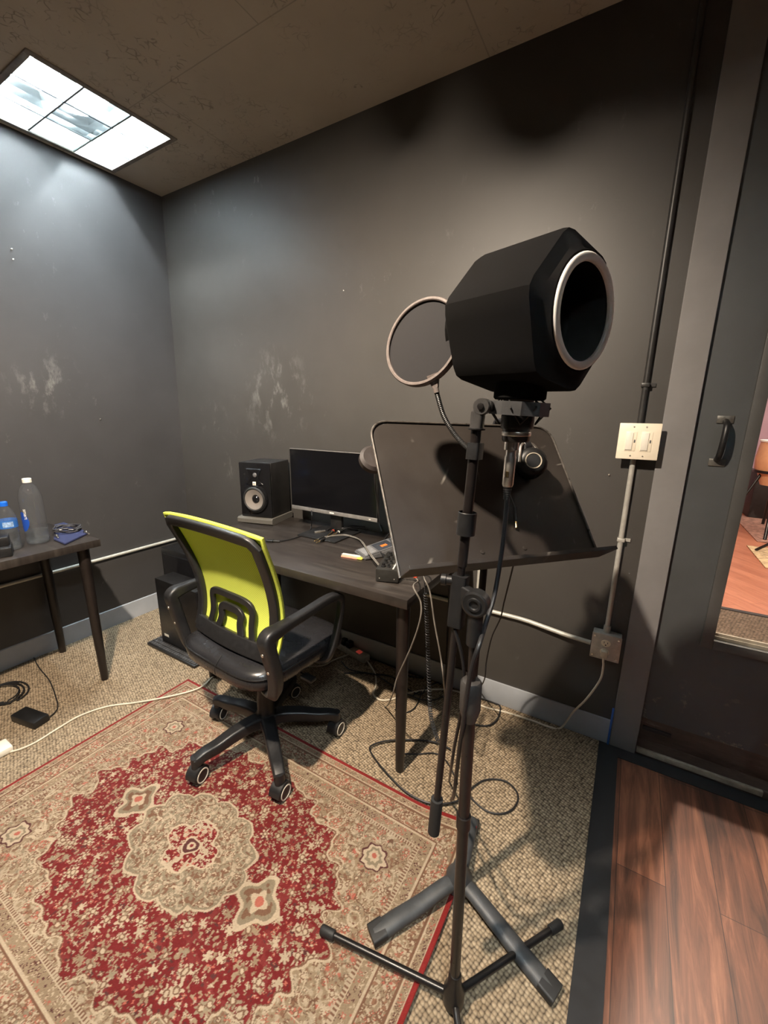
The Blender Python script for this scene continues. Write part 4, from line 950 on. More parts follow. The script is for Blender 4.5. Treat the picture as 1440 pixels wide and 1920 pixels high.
# loose black cables behind the desk legs
random.seed(3)
def loose(pts, r, label, m='cord_black', h=.004, name='loose_cable'): return cable(name, [Vector((p.x, min(p.y, 1.700), p.z)) for p in (Z(x, y, h+.001*(i % 3)) for i, (x, y) in enumerate(pts))], r, m, label)
loose([(640, 1240), (655, 1255), (690, 1262), (725, 1266), (745, 1275), (760, 1288), (775, 1298), (790, 1302), (800, 1290), (822, 1275), (840, 1262), (850, 1250)], .003, 'black cable running from the power strip behind the desk leg toward the music stand')
loose([(645, 1262), (672, 1262), (700, 1264), (720, 1275), (745, 1292), (772, 1305), (792, 1312), (815, 1312), (830, 1306)], .003, 'black cable crossing the carpet under the desk beside the white cord', h=.009)
loose([(690, 1228), (715, 1240), (740, 1252), (762, 1266), (785, 1270), (800, 1262), (790, 1240), (770, 1232), (745, 1218), (715, 1200)], .003, 'black cable looped at the baseboard under the desk', h=.006)
loose([(775, 1304), (790, 1296), (783, 1318), (772, 1332), (757, 1336), (740, 1330)], .0026, 'short black cable end looped beside the near desk leg')
loose([(845, 1405), (825, 1395), (800, 1389), (760, 1387), (720, 1390), (697, 1398), (694, 1408), (710, 1432), (730, 1455), (755, 1480), (780, 1496), (806, 1506), (835, 1507), (862, 1500), (880, 1485)], .0033, 'dark cable making a wide loop on the carpet and rug edge beneath the stands', h=.012)
loose([(872, 1492), (885, 1478), (903, 1465), (925, 1461), (950, 1466), (967, 1482), (971, 1500), (960, 1518), (940, 1526), (915, 1522), (895, 1508), (878, 1490)], .0033, 'round loop of dark cable on the carpet right of the stands')
loose([(890, 1296), (912, 1298), (930, 1308), (938, 1325), (934, 1345), (922, 1358), (905, 1361), (890, 1358)], .0036, 'black cable loop on the carpet near the baseboard behind the stand clutch', h=.006)
loose([(745, 1412), (780, 1414), (812, 1412), (830, 1420), (845, 1440), (858, 1470)], .0028, 'thin dark cable on the carpet between desk leg and microphone stand', m='cord_black')
# thin black headphone wire in front of the wall
cable('headphone_cable', [Yp(963, 1058, 1.15), Yp(955, 1090, 1.22), Yp(945, 1130, 1.30), Yp(938, 1160, 1.35), Yp(922, 1195, 1.38), Yp(912, 1240, 1.40), Yp(908, 1275, 1.42), Z(895, 1295, .01), Z(885, 1310, .004)], .0025, 'cord_black', 'thin black wire hanging beneath the music desk in front of the wall')
# coiled cable by the desk leg
pth = crom([Yp(795, 1075, 1.12), Yp(797, 1110, 1.12), Yp(800, 1165, 1.11), Yp(802, 1215, 1.10), Yp(804, 1270, 1.08), Yp(806, 1320, 1.05), Yp(810, 1352, 1.01), Yp(822, 1392, .96)], k=6)
L3 = [0]
for a_, c_2 in zip(pth, pth[1:]): L3.append(L3[-1]+(c_2-a_).length)
cc_ = thing('coiled_cable', 'black coiled cable hanging between the desk leg and the boom tube', 'cable', pth[-1])
b = B(); hel = []
tot = L3[-1]; turns = int(tot/.0085); npt = turns*9
for i in range(npt+1):
    s_ = tot*i/npt; k = max(j for j in range(len(L3)) if L3[j] <= s_+1e-9); k = min(k, len(pth)-2); f = (s_-L3[k])/max(1e-9, L3[k+1]-L3[k]); c0_ = pth[k].lerp(pth[k+1], f)
    rr_ = .0055 if s_ > tot*.12 else .001; a_ = 2*pi*turns*i/npt; hel.append(c0_+Vector((rr_*cos(a_), rr_*sin(a_), 0)))
b.tube(hel, .0017, 6, smooth=False); part('coil', b, 'cord_black', cc_)
#==OBJ3==
# ------------------------------------------------------------------ things on the side table
def bottle(loc, prof, label, cap_m, cap_r, cap_z, label_z, label_arc, lm, water_z, extra=None):
    t = thing('water_bottle', label, 'bottle', loc)
    o = Vector(loc)
    part('bottle_body', B().lathe(prof, o, n=40, cap=False), 'water', t)
    k = [(max(.0, r-.0012), h) for r, h in prof if h < water_z]; k = [(0, k[0][1]+.0015)]+[(r, h+.0015) for r, h in k if r > .004]; k.append((k[-1][0], water_z)); k.append((0, water_z))
    w_ = part('water', B().lathe(k, o, n=36, cap=False), thin_clear('drinking_water', (.93, .96, .97), .015, 1.33), t)
    part('cap', B().lathe([(cap_r, cap_z), (cap_r, cap_z+.016), (cap_r-.002, cap_z+.018), (0, cap_z+.018)], o, n=28), cap_m, t)
    return t
o = Z(73, 1017, TZ); o.z = TZ+.0008
prof = [(0, .004), (.030, .001), (.039, .004), (.0425, .014), (.0425, .030), (.0405, .036), (.0425, .043), (.0425, .190), (.0415, .210), (.037, .236), (.028, .256), (.017, .268), (.0135, .272), (.0135, .284)]
bt = bottle(o, prof, 'tall clear water bottle with a white cap near the end of the side table', 'white', .0165, .274, 0, 0, None, .060)
camd = Vector((0-o.x, 0-o.y, 0)).normalized(); a0_ = atan2(camd.y, camd.x)
def patch(o, r, z0, z1, a, da, shape=None, n=16):
    b = B()
    for i in range(n):
        f0, f1 = i/n, (i+1)/n; t0, t1 = a-da/2+da*f0, a-da/2+da*f1
        def zz(f): 
            if shape == 'drop': h = sin(pi*f)**.6; return (z0+(z1-z0)*.5*(1-h), z1-(z1-z0)*.5*(1-h))
            return z0, z1
        (l0, h0), (l1, h1) = zz(f0), zz(f1)
        b.quad([o+Vector((r*cos(t0), r*sin(t0), l0)), o+Vector((r*cos(t1), r*sin(t1), l1+1e-5)), o+Vector((r*cos(t1), r*sin(t1), h1+2e-5)), o+Vector((r*cos(t0), r*sin(t0), h0+3e-5))])
    return b
part('bottle_label', patch(o, .0429, .062, .150, a0_-radians(62), radians(75), 'drop'), 'bluelabel', bt, 'blue drop-shaped print', smooth=False)
ta = a0_-radians(38)
TMx = Matrix.Translation(o+Vector((.0436*cos(ta), .0436*sin(ta), .140))) @ Matrix.Rotation(ta+pi/2, 4, 'Z') @ Matrix.Rotation(pi/2, 4, 'X') @ Matrix.Rotation(-pi/2, 4, 'Z')
part('bottle_lettering', text_bm('smart', .020, TMx), 'white', bt, 'white lettering', smooth=False)
o = Z(24, 1030, TZ); o.z = TZ+.0008
prof = [(0, .004), (.024, .001), (.031, .004), (.0335, .014)]
for k in range(7): prof += [(.0335, .020+.011*k), (.0318, .0255+.011*k)]
prof += [(.0335, .100), (.0335, .130), (.0325, .140), (.029, .160), (.020, .180), (.0125, .190), (.0125, .198)]
bt = bottle(o, prof, 'small ribbed water bottle with a blue cap and blue label', 'bluecap', .0145, .190, 0, 0, None, .120)
part('bottle_label', patch(o, .0341, .098, .132, 0, radians(359), None, 40), mat('blue_paper_label', (.03, .13, .42), .4), bt, 'blue paper band', smooth=False)
ta = a0_+radians(12)
part('label_panel', patch(o, .0345, .104, .126, a0_+radians(5), radians(60)), worn('pale_blue_panel', (.25, .38, .60), .5, .5, 160), bt, 'pale blue printed panel', smooth=False)
# blue bag with coiled cable
q = [Z(x, y, TZ+.004) for x, y in ((101, 1012), (122, 1021), (166, 1000), (150, 992), (120, 980), (102, 985))]
b = B(); lo_v = [b.bm.verts.new((p.x, p.y, TZ+.0008)) for p in q]; hi_v = [b.bm.verts.new((p.x, p.y, TZ+.008)) for p in q]
b.bm.faces.new(hi_v); b.bm.faces.new(lo_v[::-1])
for i in range(6): b.bm.faces.new([lo_v[i], lo_v[(i+1) % 6], hi_v[(i+1) % 6], hi_v[i]])
bmesh.ops.bevel(b.bm, geom=b.bm.edges[:], offset=.002, segments=2, affect='EDGES')
o = obj('cloth_pouch', b, 'navy'); tag(o, 'navy blue flat pouch beneath the coiled cable at the end of the side table', 'pouch')
cx_ = sum((p for p in q), Vector())/6; cx_.z = TZ+.013
pts = []
for i in range(80):
    a_ = 2*pi*i/20; r_a = .060+.006*sin(i*1.7); pts.append(cx_+Vector((r_a*cos(a_)*.95, r_a*.85*sin(a_), .0025*(i/10)+.003*sin(i*.9))))
cb = thing('coiled_cable', 'coiled dark cable with silver jack plugs on the navy pouch', 'cable', (cx_.x, cx_.y, TZ+.009))
part('wire', B().tube(pts, .0032, 8, smooth=False), worn('sheened_cable', (.05, .05, .055), .3), cb)
e0, e1 = Z(158, 997, TZ+.012), Z(176, 1005, TZ+.010); d_ = (e1-e0).normalized()
for a_, c_3, nm in ((e0, e1, 'jack_plug'), (Z(104, 1003, TZ+.014), Z(120, 1019, TZ+.008), 'jack_plug')):
    d_ = (c_3-a_).normalized()
    part(nm, B().lathe([(.004, 0), (.0065, .004), (.0068, .024), (.0045, .027), (.0035, .028), (.0035, .052), (.0025, .054), (.003, .057), (0, .060)], a_, d_, 14), 'chrome', cb)
# black clamp gadget at the table's left edge of view
o = Z(10, 1040, TZ); o.z = TZ+.0008
gd = thing('black_gadget', 'small black gadget with pale studs beside the ribbed bottle', 'gadget', o, radians(-20)); GMx = WM[gd.name]
part('base_block', B().box((-.06, -.025, 0), (.045, .025, .038), GMx, .004), 'blackplastic', gd)
part('upper_block', B().box((-.07, -.02, .038), (.010, .020, .075), GMx, .004), 'blackplastic', gd)
for x, y, z in ((.036, -.026, .010), (.036, -.026, .030), (-.002, -.021, .066), (.0, -.021, .046)):
    part('stud', B().lathe([(.0055, 0), (.005, .003), (0, .004)], GMx @ Vector((x, y, z)), GMx.to_3x3() @ Vector((0, -1, 0)), 12), 'white', gd)
# floor under the side table
o = Z(58, 1352, 0); AM = frame((o.x, o.y, 0), 12)
pa = thing('power_adapter', 'black power adapter brick on the carpet in front of the side table legs', 'power adapter', (o.x, o.y, 0), radians(12))
part('brick', B().box((-.075, -.032, .001), (.075, .032, .034), AM, .006), 'blackplastic', pa)
part('lead', B().tube([AM @ Vector((.075, 0, .015))]+[Z(x, y, .004) for x, y in ((107, 1330), (104, 1305), (92, 1275), (72, 1250), (60, 1225), (50, 1205))], .0025, 8), 'cord_black', pa)
pts = []
for i in range(66):
    a_ = 2*pi*i/22; k = 1-.10*(i//22); p = Z(14, 1300, .004); pts.append(p+Vector((.105*k*cos(a_), .075*k*sin(a_)-.01*(i//22), .004*(i//22)+.003)))
cb = thing('coiled_cable', 'loosely coiled black cable on the carpet under the side table', 'cable', (pts[0].x-.1, pts[0].y, .001)); part('wire', B().tube(pts, .0035, 8, smooth=False), 'cord_black', cb)

# ------------------------------------------------------------------ music stand
MC = Vector((-.276, .923, 1.156)); ya, ti, ro, MW, MH, LIP = .917, .649, -.038, .508, .365, .058
ex = Vector((cos(ya), sin(ya), 0)); nb_ = Vector((-sin(ya), cos(ya), 0)); uu = Vector((0, 0, 1))*cos(ti)+nb_*sin(ti)
ex, uu = ex*cos(ro)+uu*sin(ro), uu*cos(ro)-ex*sin(ro); NN = ex.cross(uu)
def MD(u, v, n=0.): return MC+ex*u+uu*v+NN*n
mb = Vector((-.262, .880, 0))
ms = thing('music_stand', 'black music stand with a wide scratched tilted desk and a grey cast tripod base', 'music stand', mb)
def rpoly(w, h, r, n=6):
    out = []
    for cx, cy, a0, rr__ in ((w/2, h/2, 0, r), (-w/2, h/2, 90, r), (-w/2, -h/2, 180, .004), (w/2, -h/2, 270, .004)):
        sx, sy = (1 if cx > 0 else -1), (1 if cy > 0 else -1)
        for i in range(n+1):
            a = radians(a0+90*i/n); out.append((cx-sx*rr__+rr__*cos(a), cy-sy*rr__+rr__*sin(a)))
    return out
P_ = rpoly(MW, MH, .042)
b = B(); th_ = .0012
A = [b.bm.verts.new(MD(x, y, 0)) for x, y in P_]; C = [b.bm.verts.new(MD(x, y, -th_)) for x, y in P_]
b.bm.faces.new(A); b.bm.faces.new(C[::-1])
for i in range(len(P_)): b.bm.faces.new([A[i], A[(i+1) % len(P_)], C[(i+1) % len(P_)], C[i]])
dsk = part('music_desk', b, 'stand', ms, 'scratched black enamel desk', smooth=False)
R4 = Matrix(((ex.x, uu.x, NN.x, MC.x), (ex.y, uu.y, NN.y, MC.y), (ex.z, uu.z, NN.z, MC.z), (0, 0, 0, 1)))
part('ledge', B().box((-MW/2, -MH/2, 0), (MW/2, -MH/2+.0015, LIP), R4).box((-MW/2, -MH/2, LIP-.002), (MW/2, -MH/2+.008, LIP), R4, .0005), 'stand', dsk, smooth=False)
# rolled rim all the way round the top and sides
rim_pts = [MD(x, y, .001) for x, y in P_[:]]
i0 = next(i for i, p in enumerate(P_) if False) if False else 0
side = [MD(MW/2, -MH/2, .002)]+[MD(x, y, .002) for x, y in P_[:14]]+[MD(-MW/2, -MH/2, .002)]
part('rolled_rim', B().tube(side, .0026, 8, smooth=False), worn('worn_rim', (.10, .09, .08), .3, .4, 60, metal=.4), dsk, 'worn shiny rim')
for u in (-.055, .055): 
    for v in (-.02, -.145): part('rivet', B().lathe([(.005, 0), (.0045, .0015), (0, .0022)], MD(u, v), NN, 12), 'stand', dsk)
part('tilt_bracket', B().box((-.065, -.16, -.006), (.065, 0, -.0012), R4, .001).box((-.012, -.12, -.045), (.012, -.04, -.005), R4, .003), 'blackmetal', ms)
pt_ = MD(0, -.08, -.035)
part('upper_tube', B().cyl((mb.x, mb.y, .62), pt_, .0085), 'boom', ms)
part('lower_tube', B().cyl((mb.x, mb.y, .045), (mb.x, mb.y, .64), .0115), 'boom', ms)
part('tube_collar', B().lathe([(.014, 0), (.0155, .004), (.0155, .032), (.013, .036)], (mb.x, mb.y, .615)), 'blackplastic', ms)
hubc = part('base_hub', B().lathe([(.030, .020), (.038, .026), (.036, .055), (.022, .078), (.016, .105), (.0125, .11)], mb, n=28), 'stonegrey', ms)
for a, L_ in ((237, .265), (341, .285), (99, .205)):
    a = radians(a); d = Vector((cos(a), sin(a), 0))
    pth = crom([mb+d*r+Vector((0, 0, z)) for r, z in ((.015, .050), (.06, .048), (.13, .036), (.20, .024+(.007 if a < 4.2 and a > 4 else 0)), (L_, .0125+(.0095 if 4 < a < 4.2 else 0)))])
    b = B().sweep(pth, [(-.023, -.011), (.023, -.011)]+[(.025*cos(t), -.004+.0165*sin(t)) for t in np.linspace(0, pi, 13)], upv=(0, 0, 1), scales=list(np.linspace(.80, 1.0, len(pth))))
    lg = part('leg', b, 'stonegrey', ms, ang=60)
    e_ = mb+d*(L_+.0); part('leg_tip', B().sweep([mb+d*(L_-.028)+Vector((0, 0, .0165+(.0090 if 4 < a < 4.2 else 0))), mb+d*(L_+.010)+Vector((0, 0, .0125+(.0090 if 4 < a < 4.2 else 0)))], rr(.050, .023, .6), upv=(0, 0, 1)), 'rubber', lg)
# ------------------------------------------------------------------ boom microphone stand
kb = Vector((-.187, .650, 0)); jn = Yp(893, 1130, .650); AS = 1.05       # depth scale of the head of the stand
kt = Vector((jn.x-.002, .655, .965))
ks = thing('microphone_stand', 'black boom microphone stand with tripod legs standing partly on the rug edge', 'microphone stand', kb)
def kp(z): return (kb+Vector((0, 0, .03))).lerp(kt, (z-.03)/(kt.z-.03))
part('lower_tube', B().cyl(kp(.05), kp(.80), .0115), 'boom', ks)
part('upper_tube', B().cyl(kp(.80), kt, .0080), 'boom', ks)
ct_ = part('clutch', B().lathe([(.0125, 0), (.0185, .022), (.0205, .030), (.0205, .080), (.017, .086), (.011, .088)], kp(.765), kt-kb, 10), 'greyplastic', ks, 'faceted grey-black height clutch')
ct_.data.materials.clear(); ct_.data.materials.append(worn('clutch_plastic', (.035, .032, .030), .45))
part('tube_collar', B().cyl(kp(.515), kp(.545), .0145), 'boom', ks)
part('base_hub', B().lathe([(.016, .012), (.024, .016), (.024, .052), (.016, .070), (.0145, .10), (.0125, .105)], kb, n=20), 'blackmetal', ks)
for i, (e_, zt_) in enumerate(((Vector((-.520, .596, .0225)), 0), (Vector((-.003, .929, .016)), 0), (Vector((-.015, .385, .016)), 0))):
    d = (e_-kb); d.z = 0; d.normalize(); s0 = kb+d*.015+Vector((0, 0, .034))
    lg = part('leg', B().cyl(s0, e_, .0082), 'blackmetal', ks)
    f_ = (e_-s0).normalized(); part('rubber_foot', B().lathe([(.0095, 0), (.0115, .002), (.0122, .036), (.0095, .040)], e_-f_*.030, f_, 18), 'rubber', lg)
bY = .655
bt0, bt1 = Yp(813, 1560, .650), Yp(894, 800, .655*AS)
bdir = (bt1-bt0).normalized()
def boom_at(py):       # point of the boom that the photo shows at this row
    lo, hi = 0., 1.
    for _ in range(40):
        md = (lo+hi)/2; p = bt0.lerp(bt1, md)-Vector((0, 0, CAM_H)); yy = 960-F_*p.dot(up)/p.dot(fw)
        if yy > py: lo = md
        else: hi = md
    return bt0.lerp(bt1, lo)
def bz(z): return bt0+bdir*((z-bt0.z)/bdir.z)
bm_t = part('boom_tube', B().cyl(bz(bt0.z+.03), bz(1.06), .0072), 'boom', ks)
part('boom_upper_tube', B().cyl(bz(1.06), bt1, .0090), 'boom', ks)
part('boom_end_grip', B().cyl(bt0, bz(bt0.z+.085), .0125), 'rubber', bm_t)
zg = boom_at(958).z
part('boom_grip', B().lathe([(.0165, 0), (.0165, .040), (.0155, .041), (.0155, .002)], bz(zg-.043), bdir, 24, cap=False).cyl(bz(zg-.043), bz(zg-.040), .0165), 'blackplastic', ks, 'black sleeve on the boom')
cl0, cl1 = boom_at(1172), boom_at(1078)
b = B().sweep([cl0, cl1], rr(.028, .026, .35), upv=(0, -1, 0)); cl = part('boom_clamp', b, 'blackplastic', ks)
part('clamp_knob', B().lathe([(.009, 0), (.009, .012), (.011, .013), (.011, .022), (0, .024)], boom_at(1090)+Vector((-.012, -.004, 0)), (-1, -.25, 0), 14), 'blackplastic', cl)
jc = Vector((jn.x, .652, jn.z))
part('pivot_arm', B().sweep([bz(jc.z)+Vector((.004, 0, 0)), jc], rr(.036, .018, .4), upv=(0, -1, 0)).lathe([(.0225, -.009), (.0225, .009)], jc, (0, -1, 0), 32), 'blackplastic', ks)
part('pivot_disc', B().lathe([(.0235, 0), (.0235, .004), (.020, .0055), (.017, .0045), (.013, .0045), (.012, .007), (.0085, .007), (.007, .004), (0, .004)], jc+Vector((0, -.009, 0)), (0, -1, 0), 36), 'blackplastic', ks, 'ribbed round pivot')
part('pole_socket', B().cyl(kp(.925), kt+Vector((.001, 0, .020)), .0135), 'blackplastic', ks)
# boom head
hd = Yp(905, 762, .655*AS)
b = B().sweep([bt1+bdir*-.004, bt1+bdir*.024], rr(.021, .021, .5), upv=(0, -1, 0)).lathe([(.013, -.010), (.013, .010)], hd, (0, -1, 0), 24)
b.sweep([bt1+bdir*.02, hd], rr(.020, .018, .5), upv=(0, -1, 0))
part('boom_head', b, worn('boom_head_metal', (.045, .043, .042), .35), ks)
part('head_bolt', B().lathe([(.0055, 0), (.0055, .003), (0, .004)], hd+Vector((0, -.010, 0)), (0, -1, 0), 8), 'blackmetal', ks)
part('head_collar', B().lathe([(.010, 0), (.0145, .001), (.0145, .003), (.010, .004)], bt1+bdir*-.006, bdir, 20), 'blackplastic', ks)

# ------------------------------------------------------------------ microphone, shock mount, foam shield
mc = Yp(972, 766, .705*AS)           # centre of the shock mount ring
sm = thing('shock_mount', 'black spider shock mount on the boom head under the foam shield', 'shock mount', mc)
ro_, ri = .051, .043
rg = [(ro_, -.011), (ro_, .011), (ri, .011), (ri, -.011)]
part('outer_ring', B().lathe(rg+[rg[0]], mc, (.05, .0, 1), 10, cap=False), worn('shock_ring', (.045, .045, .046), .4), sm, smooth=False)
part('arm', B().sweep([hd+Vector((.004, 0, .002)), mc+Vector((-.042, -.02, 0))], rr(.020, .016, .4), upv=(0, 0, 1)), 'blackplastic', sm)
part('inner_cradle', B().lathe([(.0265, -.034), (.0275, -.030), (.0275, -.012), (.024, -.008), (.024, .012), (.0285, .016), (.0285, .028)], mc, n=28), 'blackplastic', sm)
k = []
for i in range(16):
    a_ = 2*pi*i/16; up_ = i % 2; k.append(mc+Vector((ro_*1.02*cos(a_), ro_*1.02*sin(a_), 0)) if up_ == 0 else mc+Vector((.030*cos(a_), .030*sin(a_), .022 if (i//2) % 2 else -.026)))
part('elastic_cord', B().tube(k, .0016, 6, closed=True, smooth=False), 'rubber', sm)
mi = thing('microphone', 'condenser microphone body hanging below the foam shield, bright ring at its base', 'microphone', mc+Vector((0, 0, -.05)))
part('body', B().lathe([(.0215, -.056), (.0235, -.052), (.0235, .030), (.021, .034)], mc, n=28), 'blackmetal', mi)
part('chrome_ring', B().lathe([(.0240, -.046), (.0245, -.045), (.0245, -.040), (.0240, -.039)], mc, n=28), 'nickel', mi)
xm = mc+Vector((-.0055, -.004, 0))
x_t = xm+Vector((0, 0, -.056))
part('socket', B().cyl(x_t+Vector((0, 0, -.014)), x_t, .0125), 'nickel', mi)
xe = x_t+Vector((-.001, 0, -.079))
xl = thing('xlr_cable', 'thick black microphone cable with a silver plug running down the stand', 'cable', xe)
part('plug', B().lathe([(.0085, 0), (.0098, .004), (.0098, .052), (.0085, .055), (.0085, .064)], xe, x_t-xe, 24), 'nickel', xl, 'silver plug')
part('release_tab', B().box((xe.x-.0025, xe.y-.0105, xe.z+.018), (xe.x+.0025, xe.y-.009, xe.z+.028)), 'gold', xl, smooth=False)
b = B()
pf = []
for i in range(6): pf += [(.0078-.0004*i, -.004*i), (.0078-.0004*i, -.004*i-.0022), (.0055, -.004*i-.0024), (.0055, -.004*i-.0038)]
b.lathe(pf[::-1], xe, (0, 0, 1), 16); part('strain_relief', b, 'rubber', xl)
pts = [xe+Vector((0, 0, -.005)), Yp(951, 935, .765), Yp(945, 1000, .755), Yp(937, 1060, .74), Yp(926, 1120, .72), Yp(912, 1165, .685), Yp(898, 1210, .635), Yp(885, 1250, .628), Yp(876, 1300, .632), Yp(868, 1360, .64), Yp(862, 1400, .66), Yp(856, 1450, .70), Yp(851, 1490, .76), Z(846, 1500, .02)]
part('wire', B().tube(pts, .0043, 10), 'cord_black', xl)
# second lead wound down beside the boom
cable('microphone_cable', [Yp(853, 1180, .665), Yp(868, 1240, .67), Yp(870, 1300, .68), Yp(862, 1350, .70), Yp(852, 1400, .72), Yp(846, 1440, .78), Z(842, 1465, .01)], .0035, 'cord_black', 'thin dark lead dangling between the boom tube and the stand pole')
# foam shield
c0 = Vector((0, 0, CAM_H))+(Vector((-.081, .678, 1.467))-Vector((0, 0, CAM_H)))*AS; fa, ft, ph = 1.17, -.022, -.323
FN = Vector((sin(fa)*cos(ft), -cos(fa)*cos(ft), sin(ft))); e1 = Vector((cos(fa), sin(fa), 0)); e2 = FN.cross(e1)
if e2.z < 0: e2 = -e2
def HX(n, R, k=None, N=48, rd=.16):
    "hexagon ring of N points with softened corners, or a circle when k is None"
    out = []
    for i in range(N):
        a = ph+2*pi*i/N
        if k is None: r = R
        else:
            aa = (a-ph) % (pi/3)-pi/6; hx = cos(pi/6)/cos(aa); r = R*min(hx, 1-rd*.22)
        out.append(c0+(FN*n+(e1*sin(a)+e2*cos(a))*r)*AS)
    return out
fs = thing('foam_shield', 'black six-sided foam microphone shield with a pale ring round its opening', 'microphone shield', c0+Vector((-.09, .03, -.11)))
b = B()
rings = [HX(-.060, .060), HX(-.004, .0635), HX(.0, .070), HX(-.001, .078), HX(-.010, .092, 1), HX(-.018, .1115, 1), HX(-.026, .1130, 1), HX(-.160, .1135, 1), HX(-.170, .1115, 1), HX(-.200, .078, 1), HX(-.205, .070)]
V = [[b.bm.verts.new(p) for p in r] for r in rings]
for A, C in zip(V, V[1:]):
    n = len(A)
    for i in range(n): b.bm.faces.new([A[i], A[(i+1) % n], C[(i+1) % n], C[i]])
b.bm.faces.new(V[0]); b.bm.faces.new(V[-1][::-1])
part('foam_body', b, 'foam', fs, ang=25)
b = B(); rings = [HX(.001, .0635), HX(.0035, .065), HX(.0035, .0735), HX(.001, .0755), HX(-.002, .0745), HX(-.002, .0640)]
V = [[b.bm.verts.new(p) for p in r] for r in rings]
for A, C in zip(V, V[1:]+V[:1]):
    n = len(A)
    for i in range(n): b.bm.faces.new([A[i], A[(i+1) % n], C[(i+1) % n], C[i]])
part('opening_ring', b, 'shieldring', fs, 'pale grey ring', ang=60)
part('foam_collar', B().lathe([(.040, 0), (.043, .003), (.043, .016), (.041, .034)], mc+Vector((0, 0, .014)), (.03, 0, 1), 32), 'foamcollar', fs)
# pop filter
pc_ = Vector((0, 0, CAM_H))+(Vector((-.344, .706, 1.451))-Vector((0, 0, CAM_H)))*AS; pa_, pt2 = -.136, .217
PN = Vector((sin(pa_)*cos(pt2), -cos(pa_)*cos(pt2), sin(pt2)))
pf_ = thing('pop_filter', 'round pop filter with a bronze-grey rim beside the foam shield', 'pop filter', pc_)
part('rim', B().lathe([(r*AS, h*AS) for r, h in [(.0715, -.0045), (.0715, .0045), (.073, .0058), (.0765, .0058), (.078, .0035), (.078, -.0055), (.0765, -.007), (.073, -.007), (.0715, -.0045)]], pc_, PN, 64, cap=False), 'popring', pf_)
part('mesh_screen', B().lathe([(r*AS, h*AS) for r, h in [(0, .001), (.072, .001)]], pc_, PN, 48, cap=False), 'popmesh', pf_)
part('rear_mesh_screen', B().lathe([(r*AS, h*AS) for r, h in [(0, -.004), (.072, -.004)]], pc_, PN, 48, cap=False), 'popmesh', pf_)
q0, q1 = Yp(812, 703, .692*AS), Yp(817, 727, .690*AS)
b = B().sweep([q0, q1], rr(.024, .012, .5), upv=(0, -1, 0), scales=[1.0, .48]).cyl(q1, q1+(q1-q0).normalized()*.010, .0052)
part('rim_clip', b, 'popring', pf_)
g_ = [q1, Yp(822, 748, .69*AS), Yp(832, 780, .69*AS), Yp(848, 808, .687*AS), Yp(866, 830, .68*AS), Yp(884, 846, .672*AS)]
P = crom(g_, k=20)
sc = [1+.16*(i % 2) for i in range(len(P))]
b = B().sweep(P, [(.0042*cos(2*pi*i/10), .0042*sin(2*pi*i/10)) for i in range(10)], scales=sc)
part('gooseneck', b, worn('gooseneck_black', (.014, .014, .014), .4, spec=.4), pf_)
zz_ = boom_at(846).z
part('clamp', B().sweep([bz(zz_-.014)+Vector((0, .004, 0)), bz(zz_+.014)+Vector((0, .004, 0))], rr(.022, .032, .4), upv=(0, -1, 0)), 'blackplastic', pf_)
# headphones over the top edge of the music desk
d = ray(998, 866)
hp_n = .040; t_ = ((MC+NN*hp_n)-Vector((0, 0, CAM_H))).dot(NN)/d.dot(NN); hc = d*t_+Vector((0, 0, CAM_H))
hv = (Vector((0, 0, CAM_H+.05))-hc).normalized(); HN = (NN*.55+hv*.8).normalized()
hp = thing('headphones', 'black headphones with a pale ring hanging over the top of the music stand', 'headphones', hc)
part('ear_cup', B().lathe([(.030, -.020), (.036, -.014), (.037, -.004), (.034, .004), (.028, .010), (.022, .012), (0, .012)], hc, HN, 40), 'blackplastic', hp)
part('cup_ring', B().lathe([(.0165, .0118), (.0172, .0135), (.0190, .0135), (.0197, .0115)], hc, HN, 40, cap=False), 'cream_edge', hp, 'pale ring')
part('ear_cushion', B().lathe([(.026, -.036), (.034, -.034), (.037, -.026), (.036, -.018), (.026, -.018)], hc, HN, 36), 'leather', hp)
hu = (uu-HN*uu.dot(HN)).normalized(); top_u = (hc-MC).dot(ex)
k = [hc+hu*.034+HN*-.004, hc+hu*.052+HN*-.006, MD(top_u-.012, MH/2-.02, .020), MD(top_u-.018, MH/2+.012, .010), MD(top_u-.02, MH/2+.014, -.012), MD(top_u-.02, MH/2-.02, -.026), MD(top_u-.02, MH/2-.07, -.034)]
part('headband', B().sweep(crom(k), rr(.020, .008, .6), upv=lambda i, p: NN), 'leather', hp)
part('yoke', B().tube([hc+hu*.050+HN*-.006, hc+hu*.040+ex*.020, hc+ex*.037], .003, 8).tube([hc+hu*.050+HN*-.006, hc+hu*.040-ex*.020, hc-ex*.037], .003, 8), 'nickel', hp)
part('rear_ear_cup', B().lathe([(.034, -.016), (.037, 0), (.034, .016)], MD(top_u-.02, MH/2-.10, -.034), NN, 32), 'blackplastic', hp)
cable('headphone_cable', [hc-hu*.036, MD(top_u-.035, .05, .012), MD(top_u-.06, -.0, .004), MD(top_u-.065, -.05, .010)], .0022, 'cord_black', 'thin wire with a small plug lying on the music desk below the headphones', parts=[('plug', B().cyl(MD(top_u-.065, -.05, .010), MD(top_u-.072, -.082, .006), .005), 'rubber'), ('plug_tip', B().cyl(MD(top_u-.072, -.082, .006), MD(top_u-.076, -.098, .005), .0028), 'gold')])
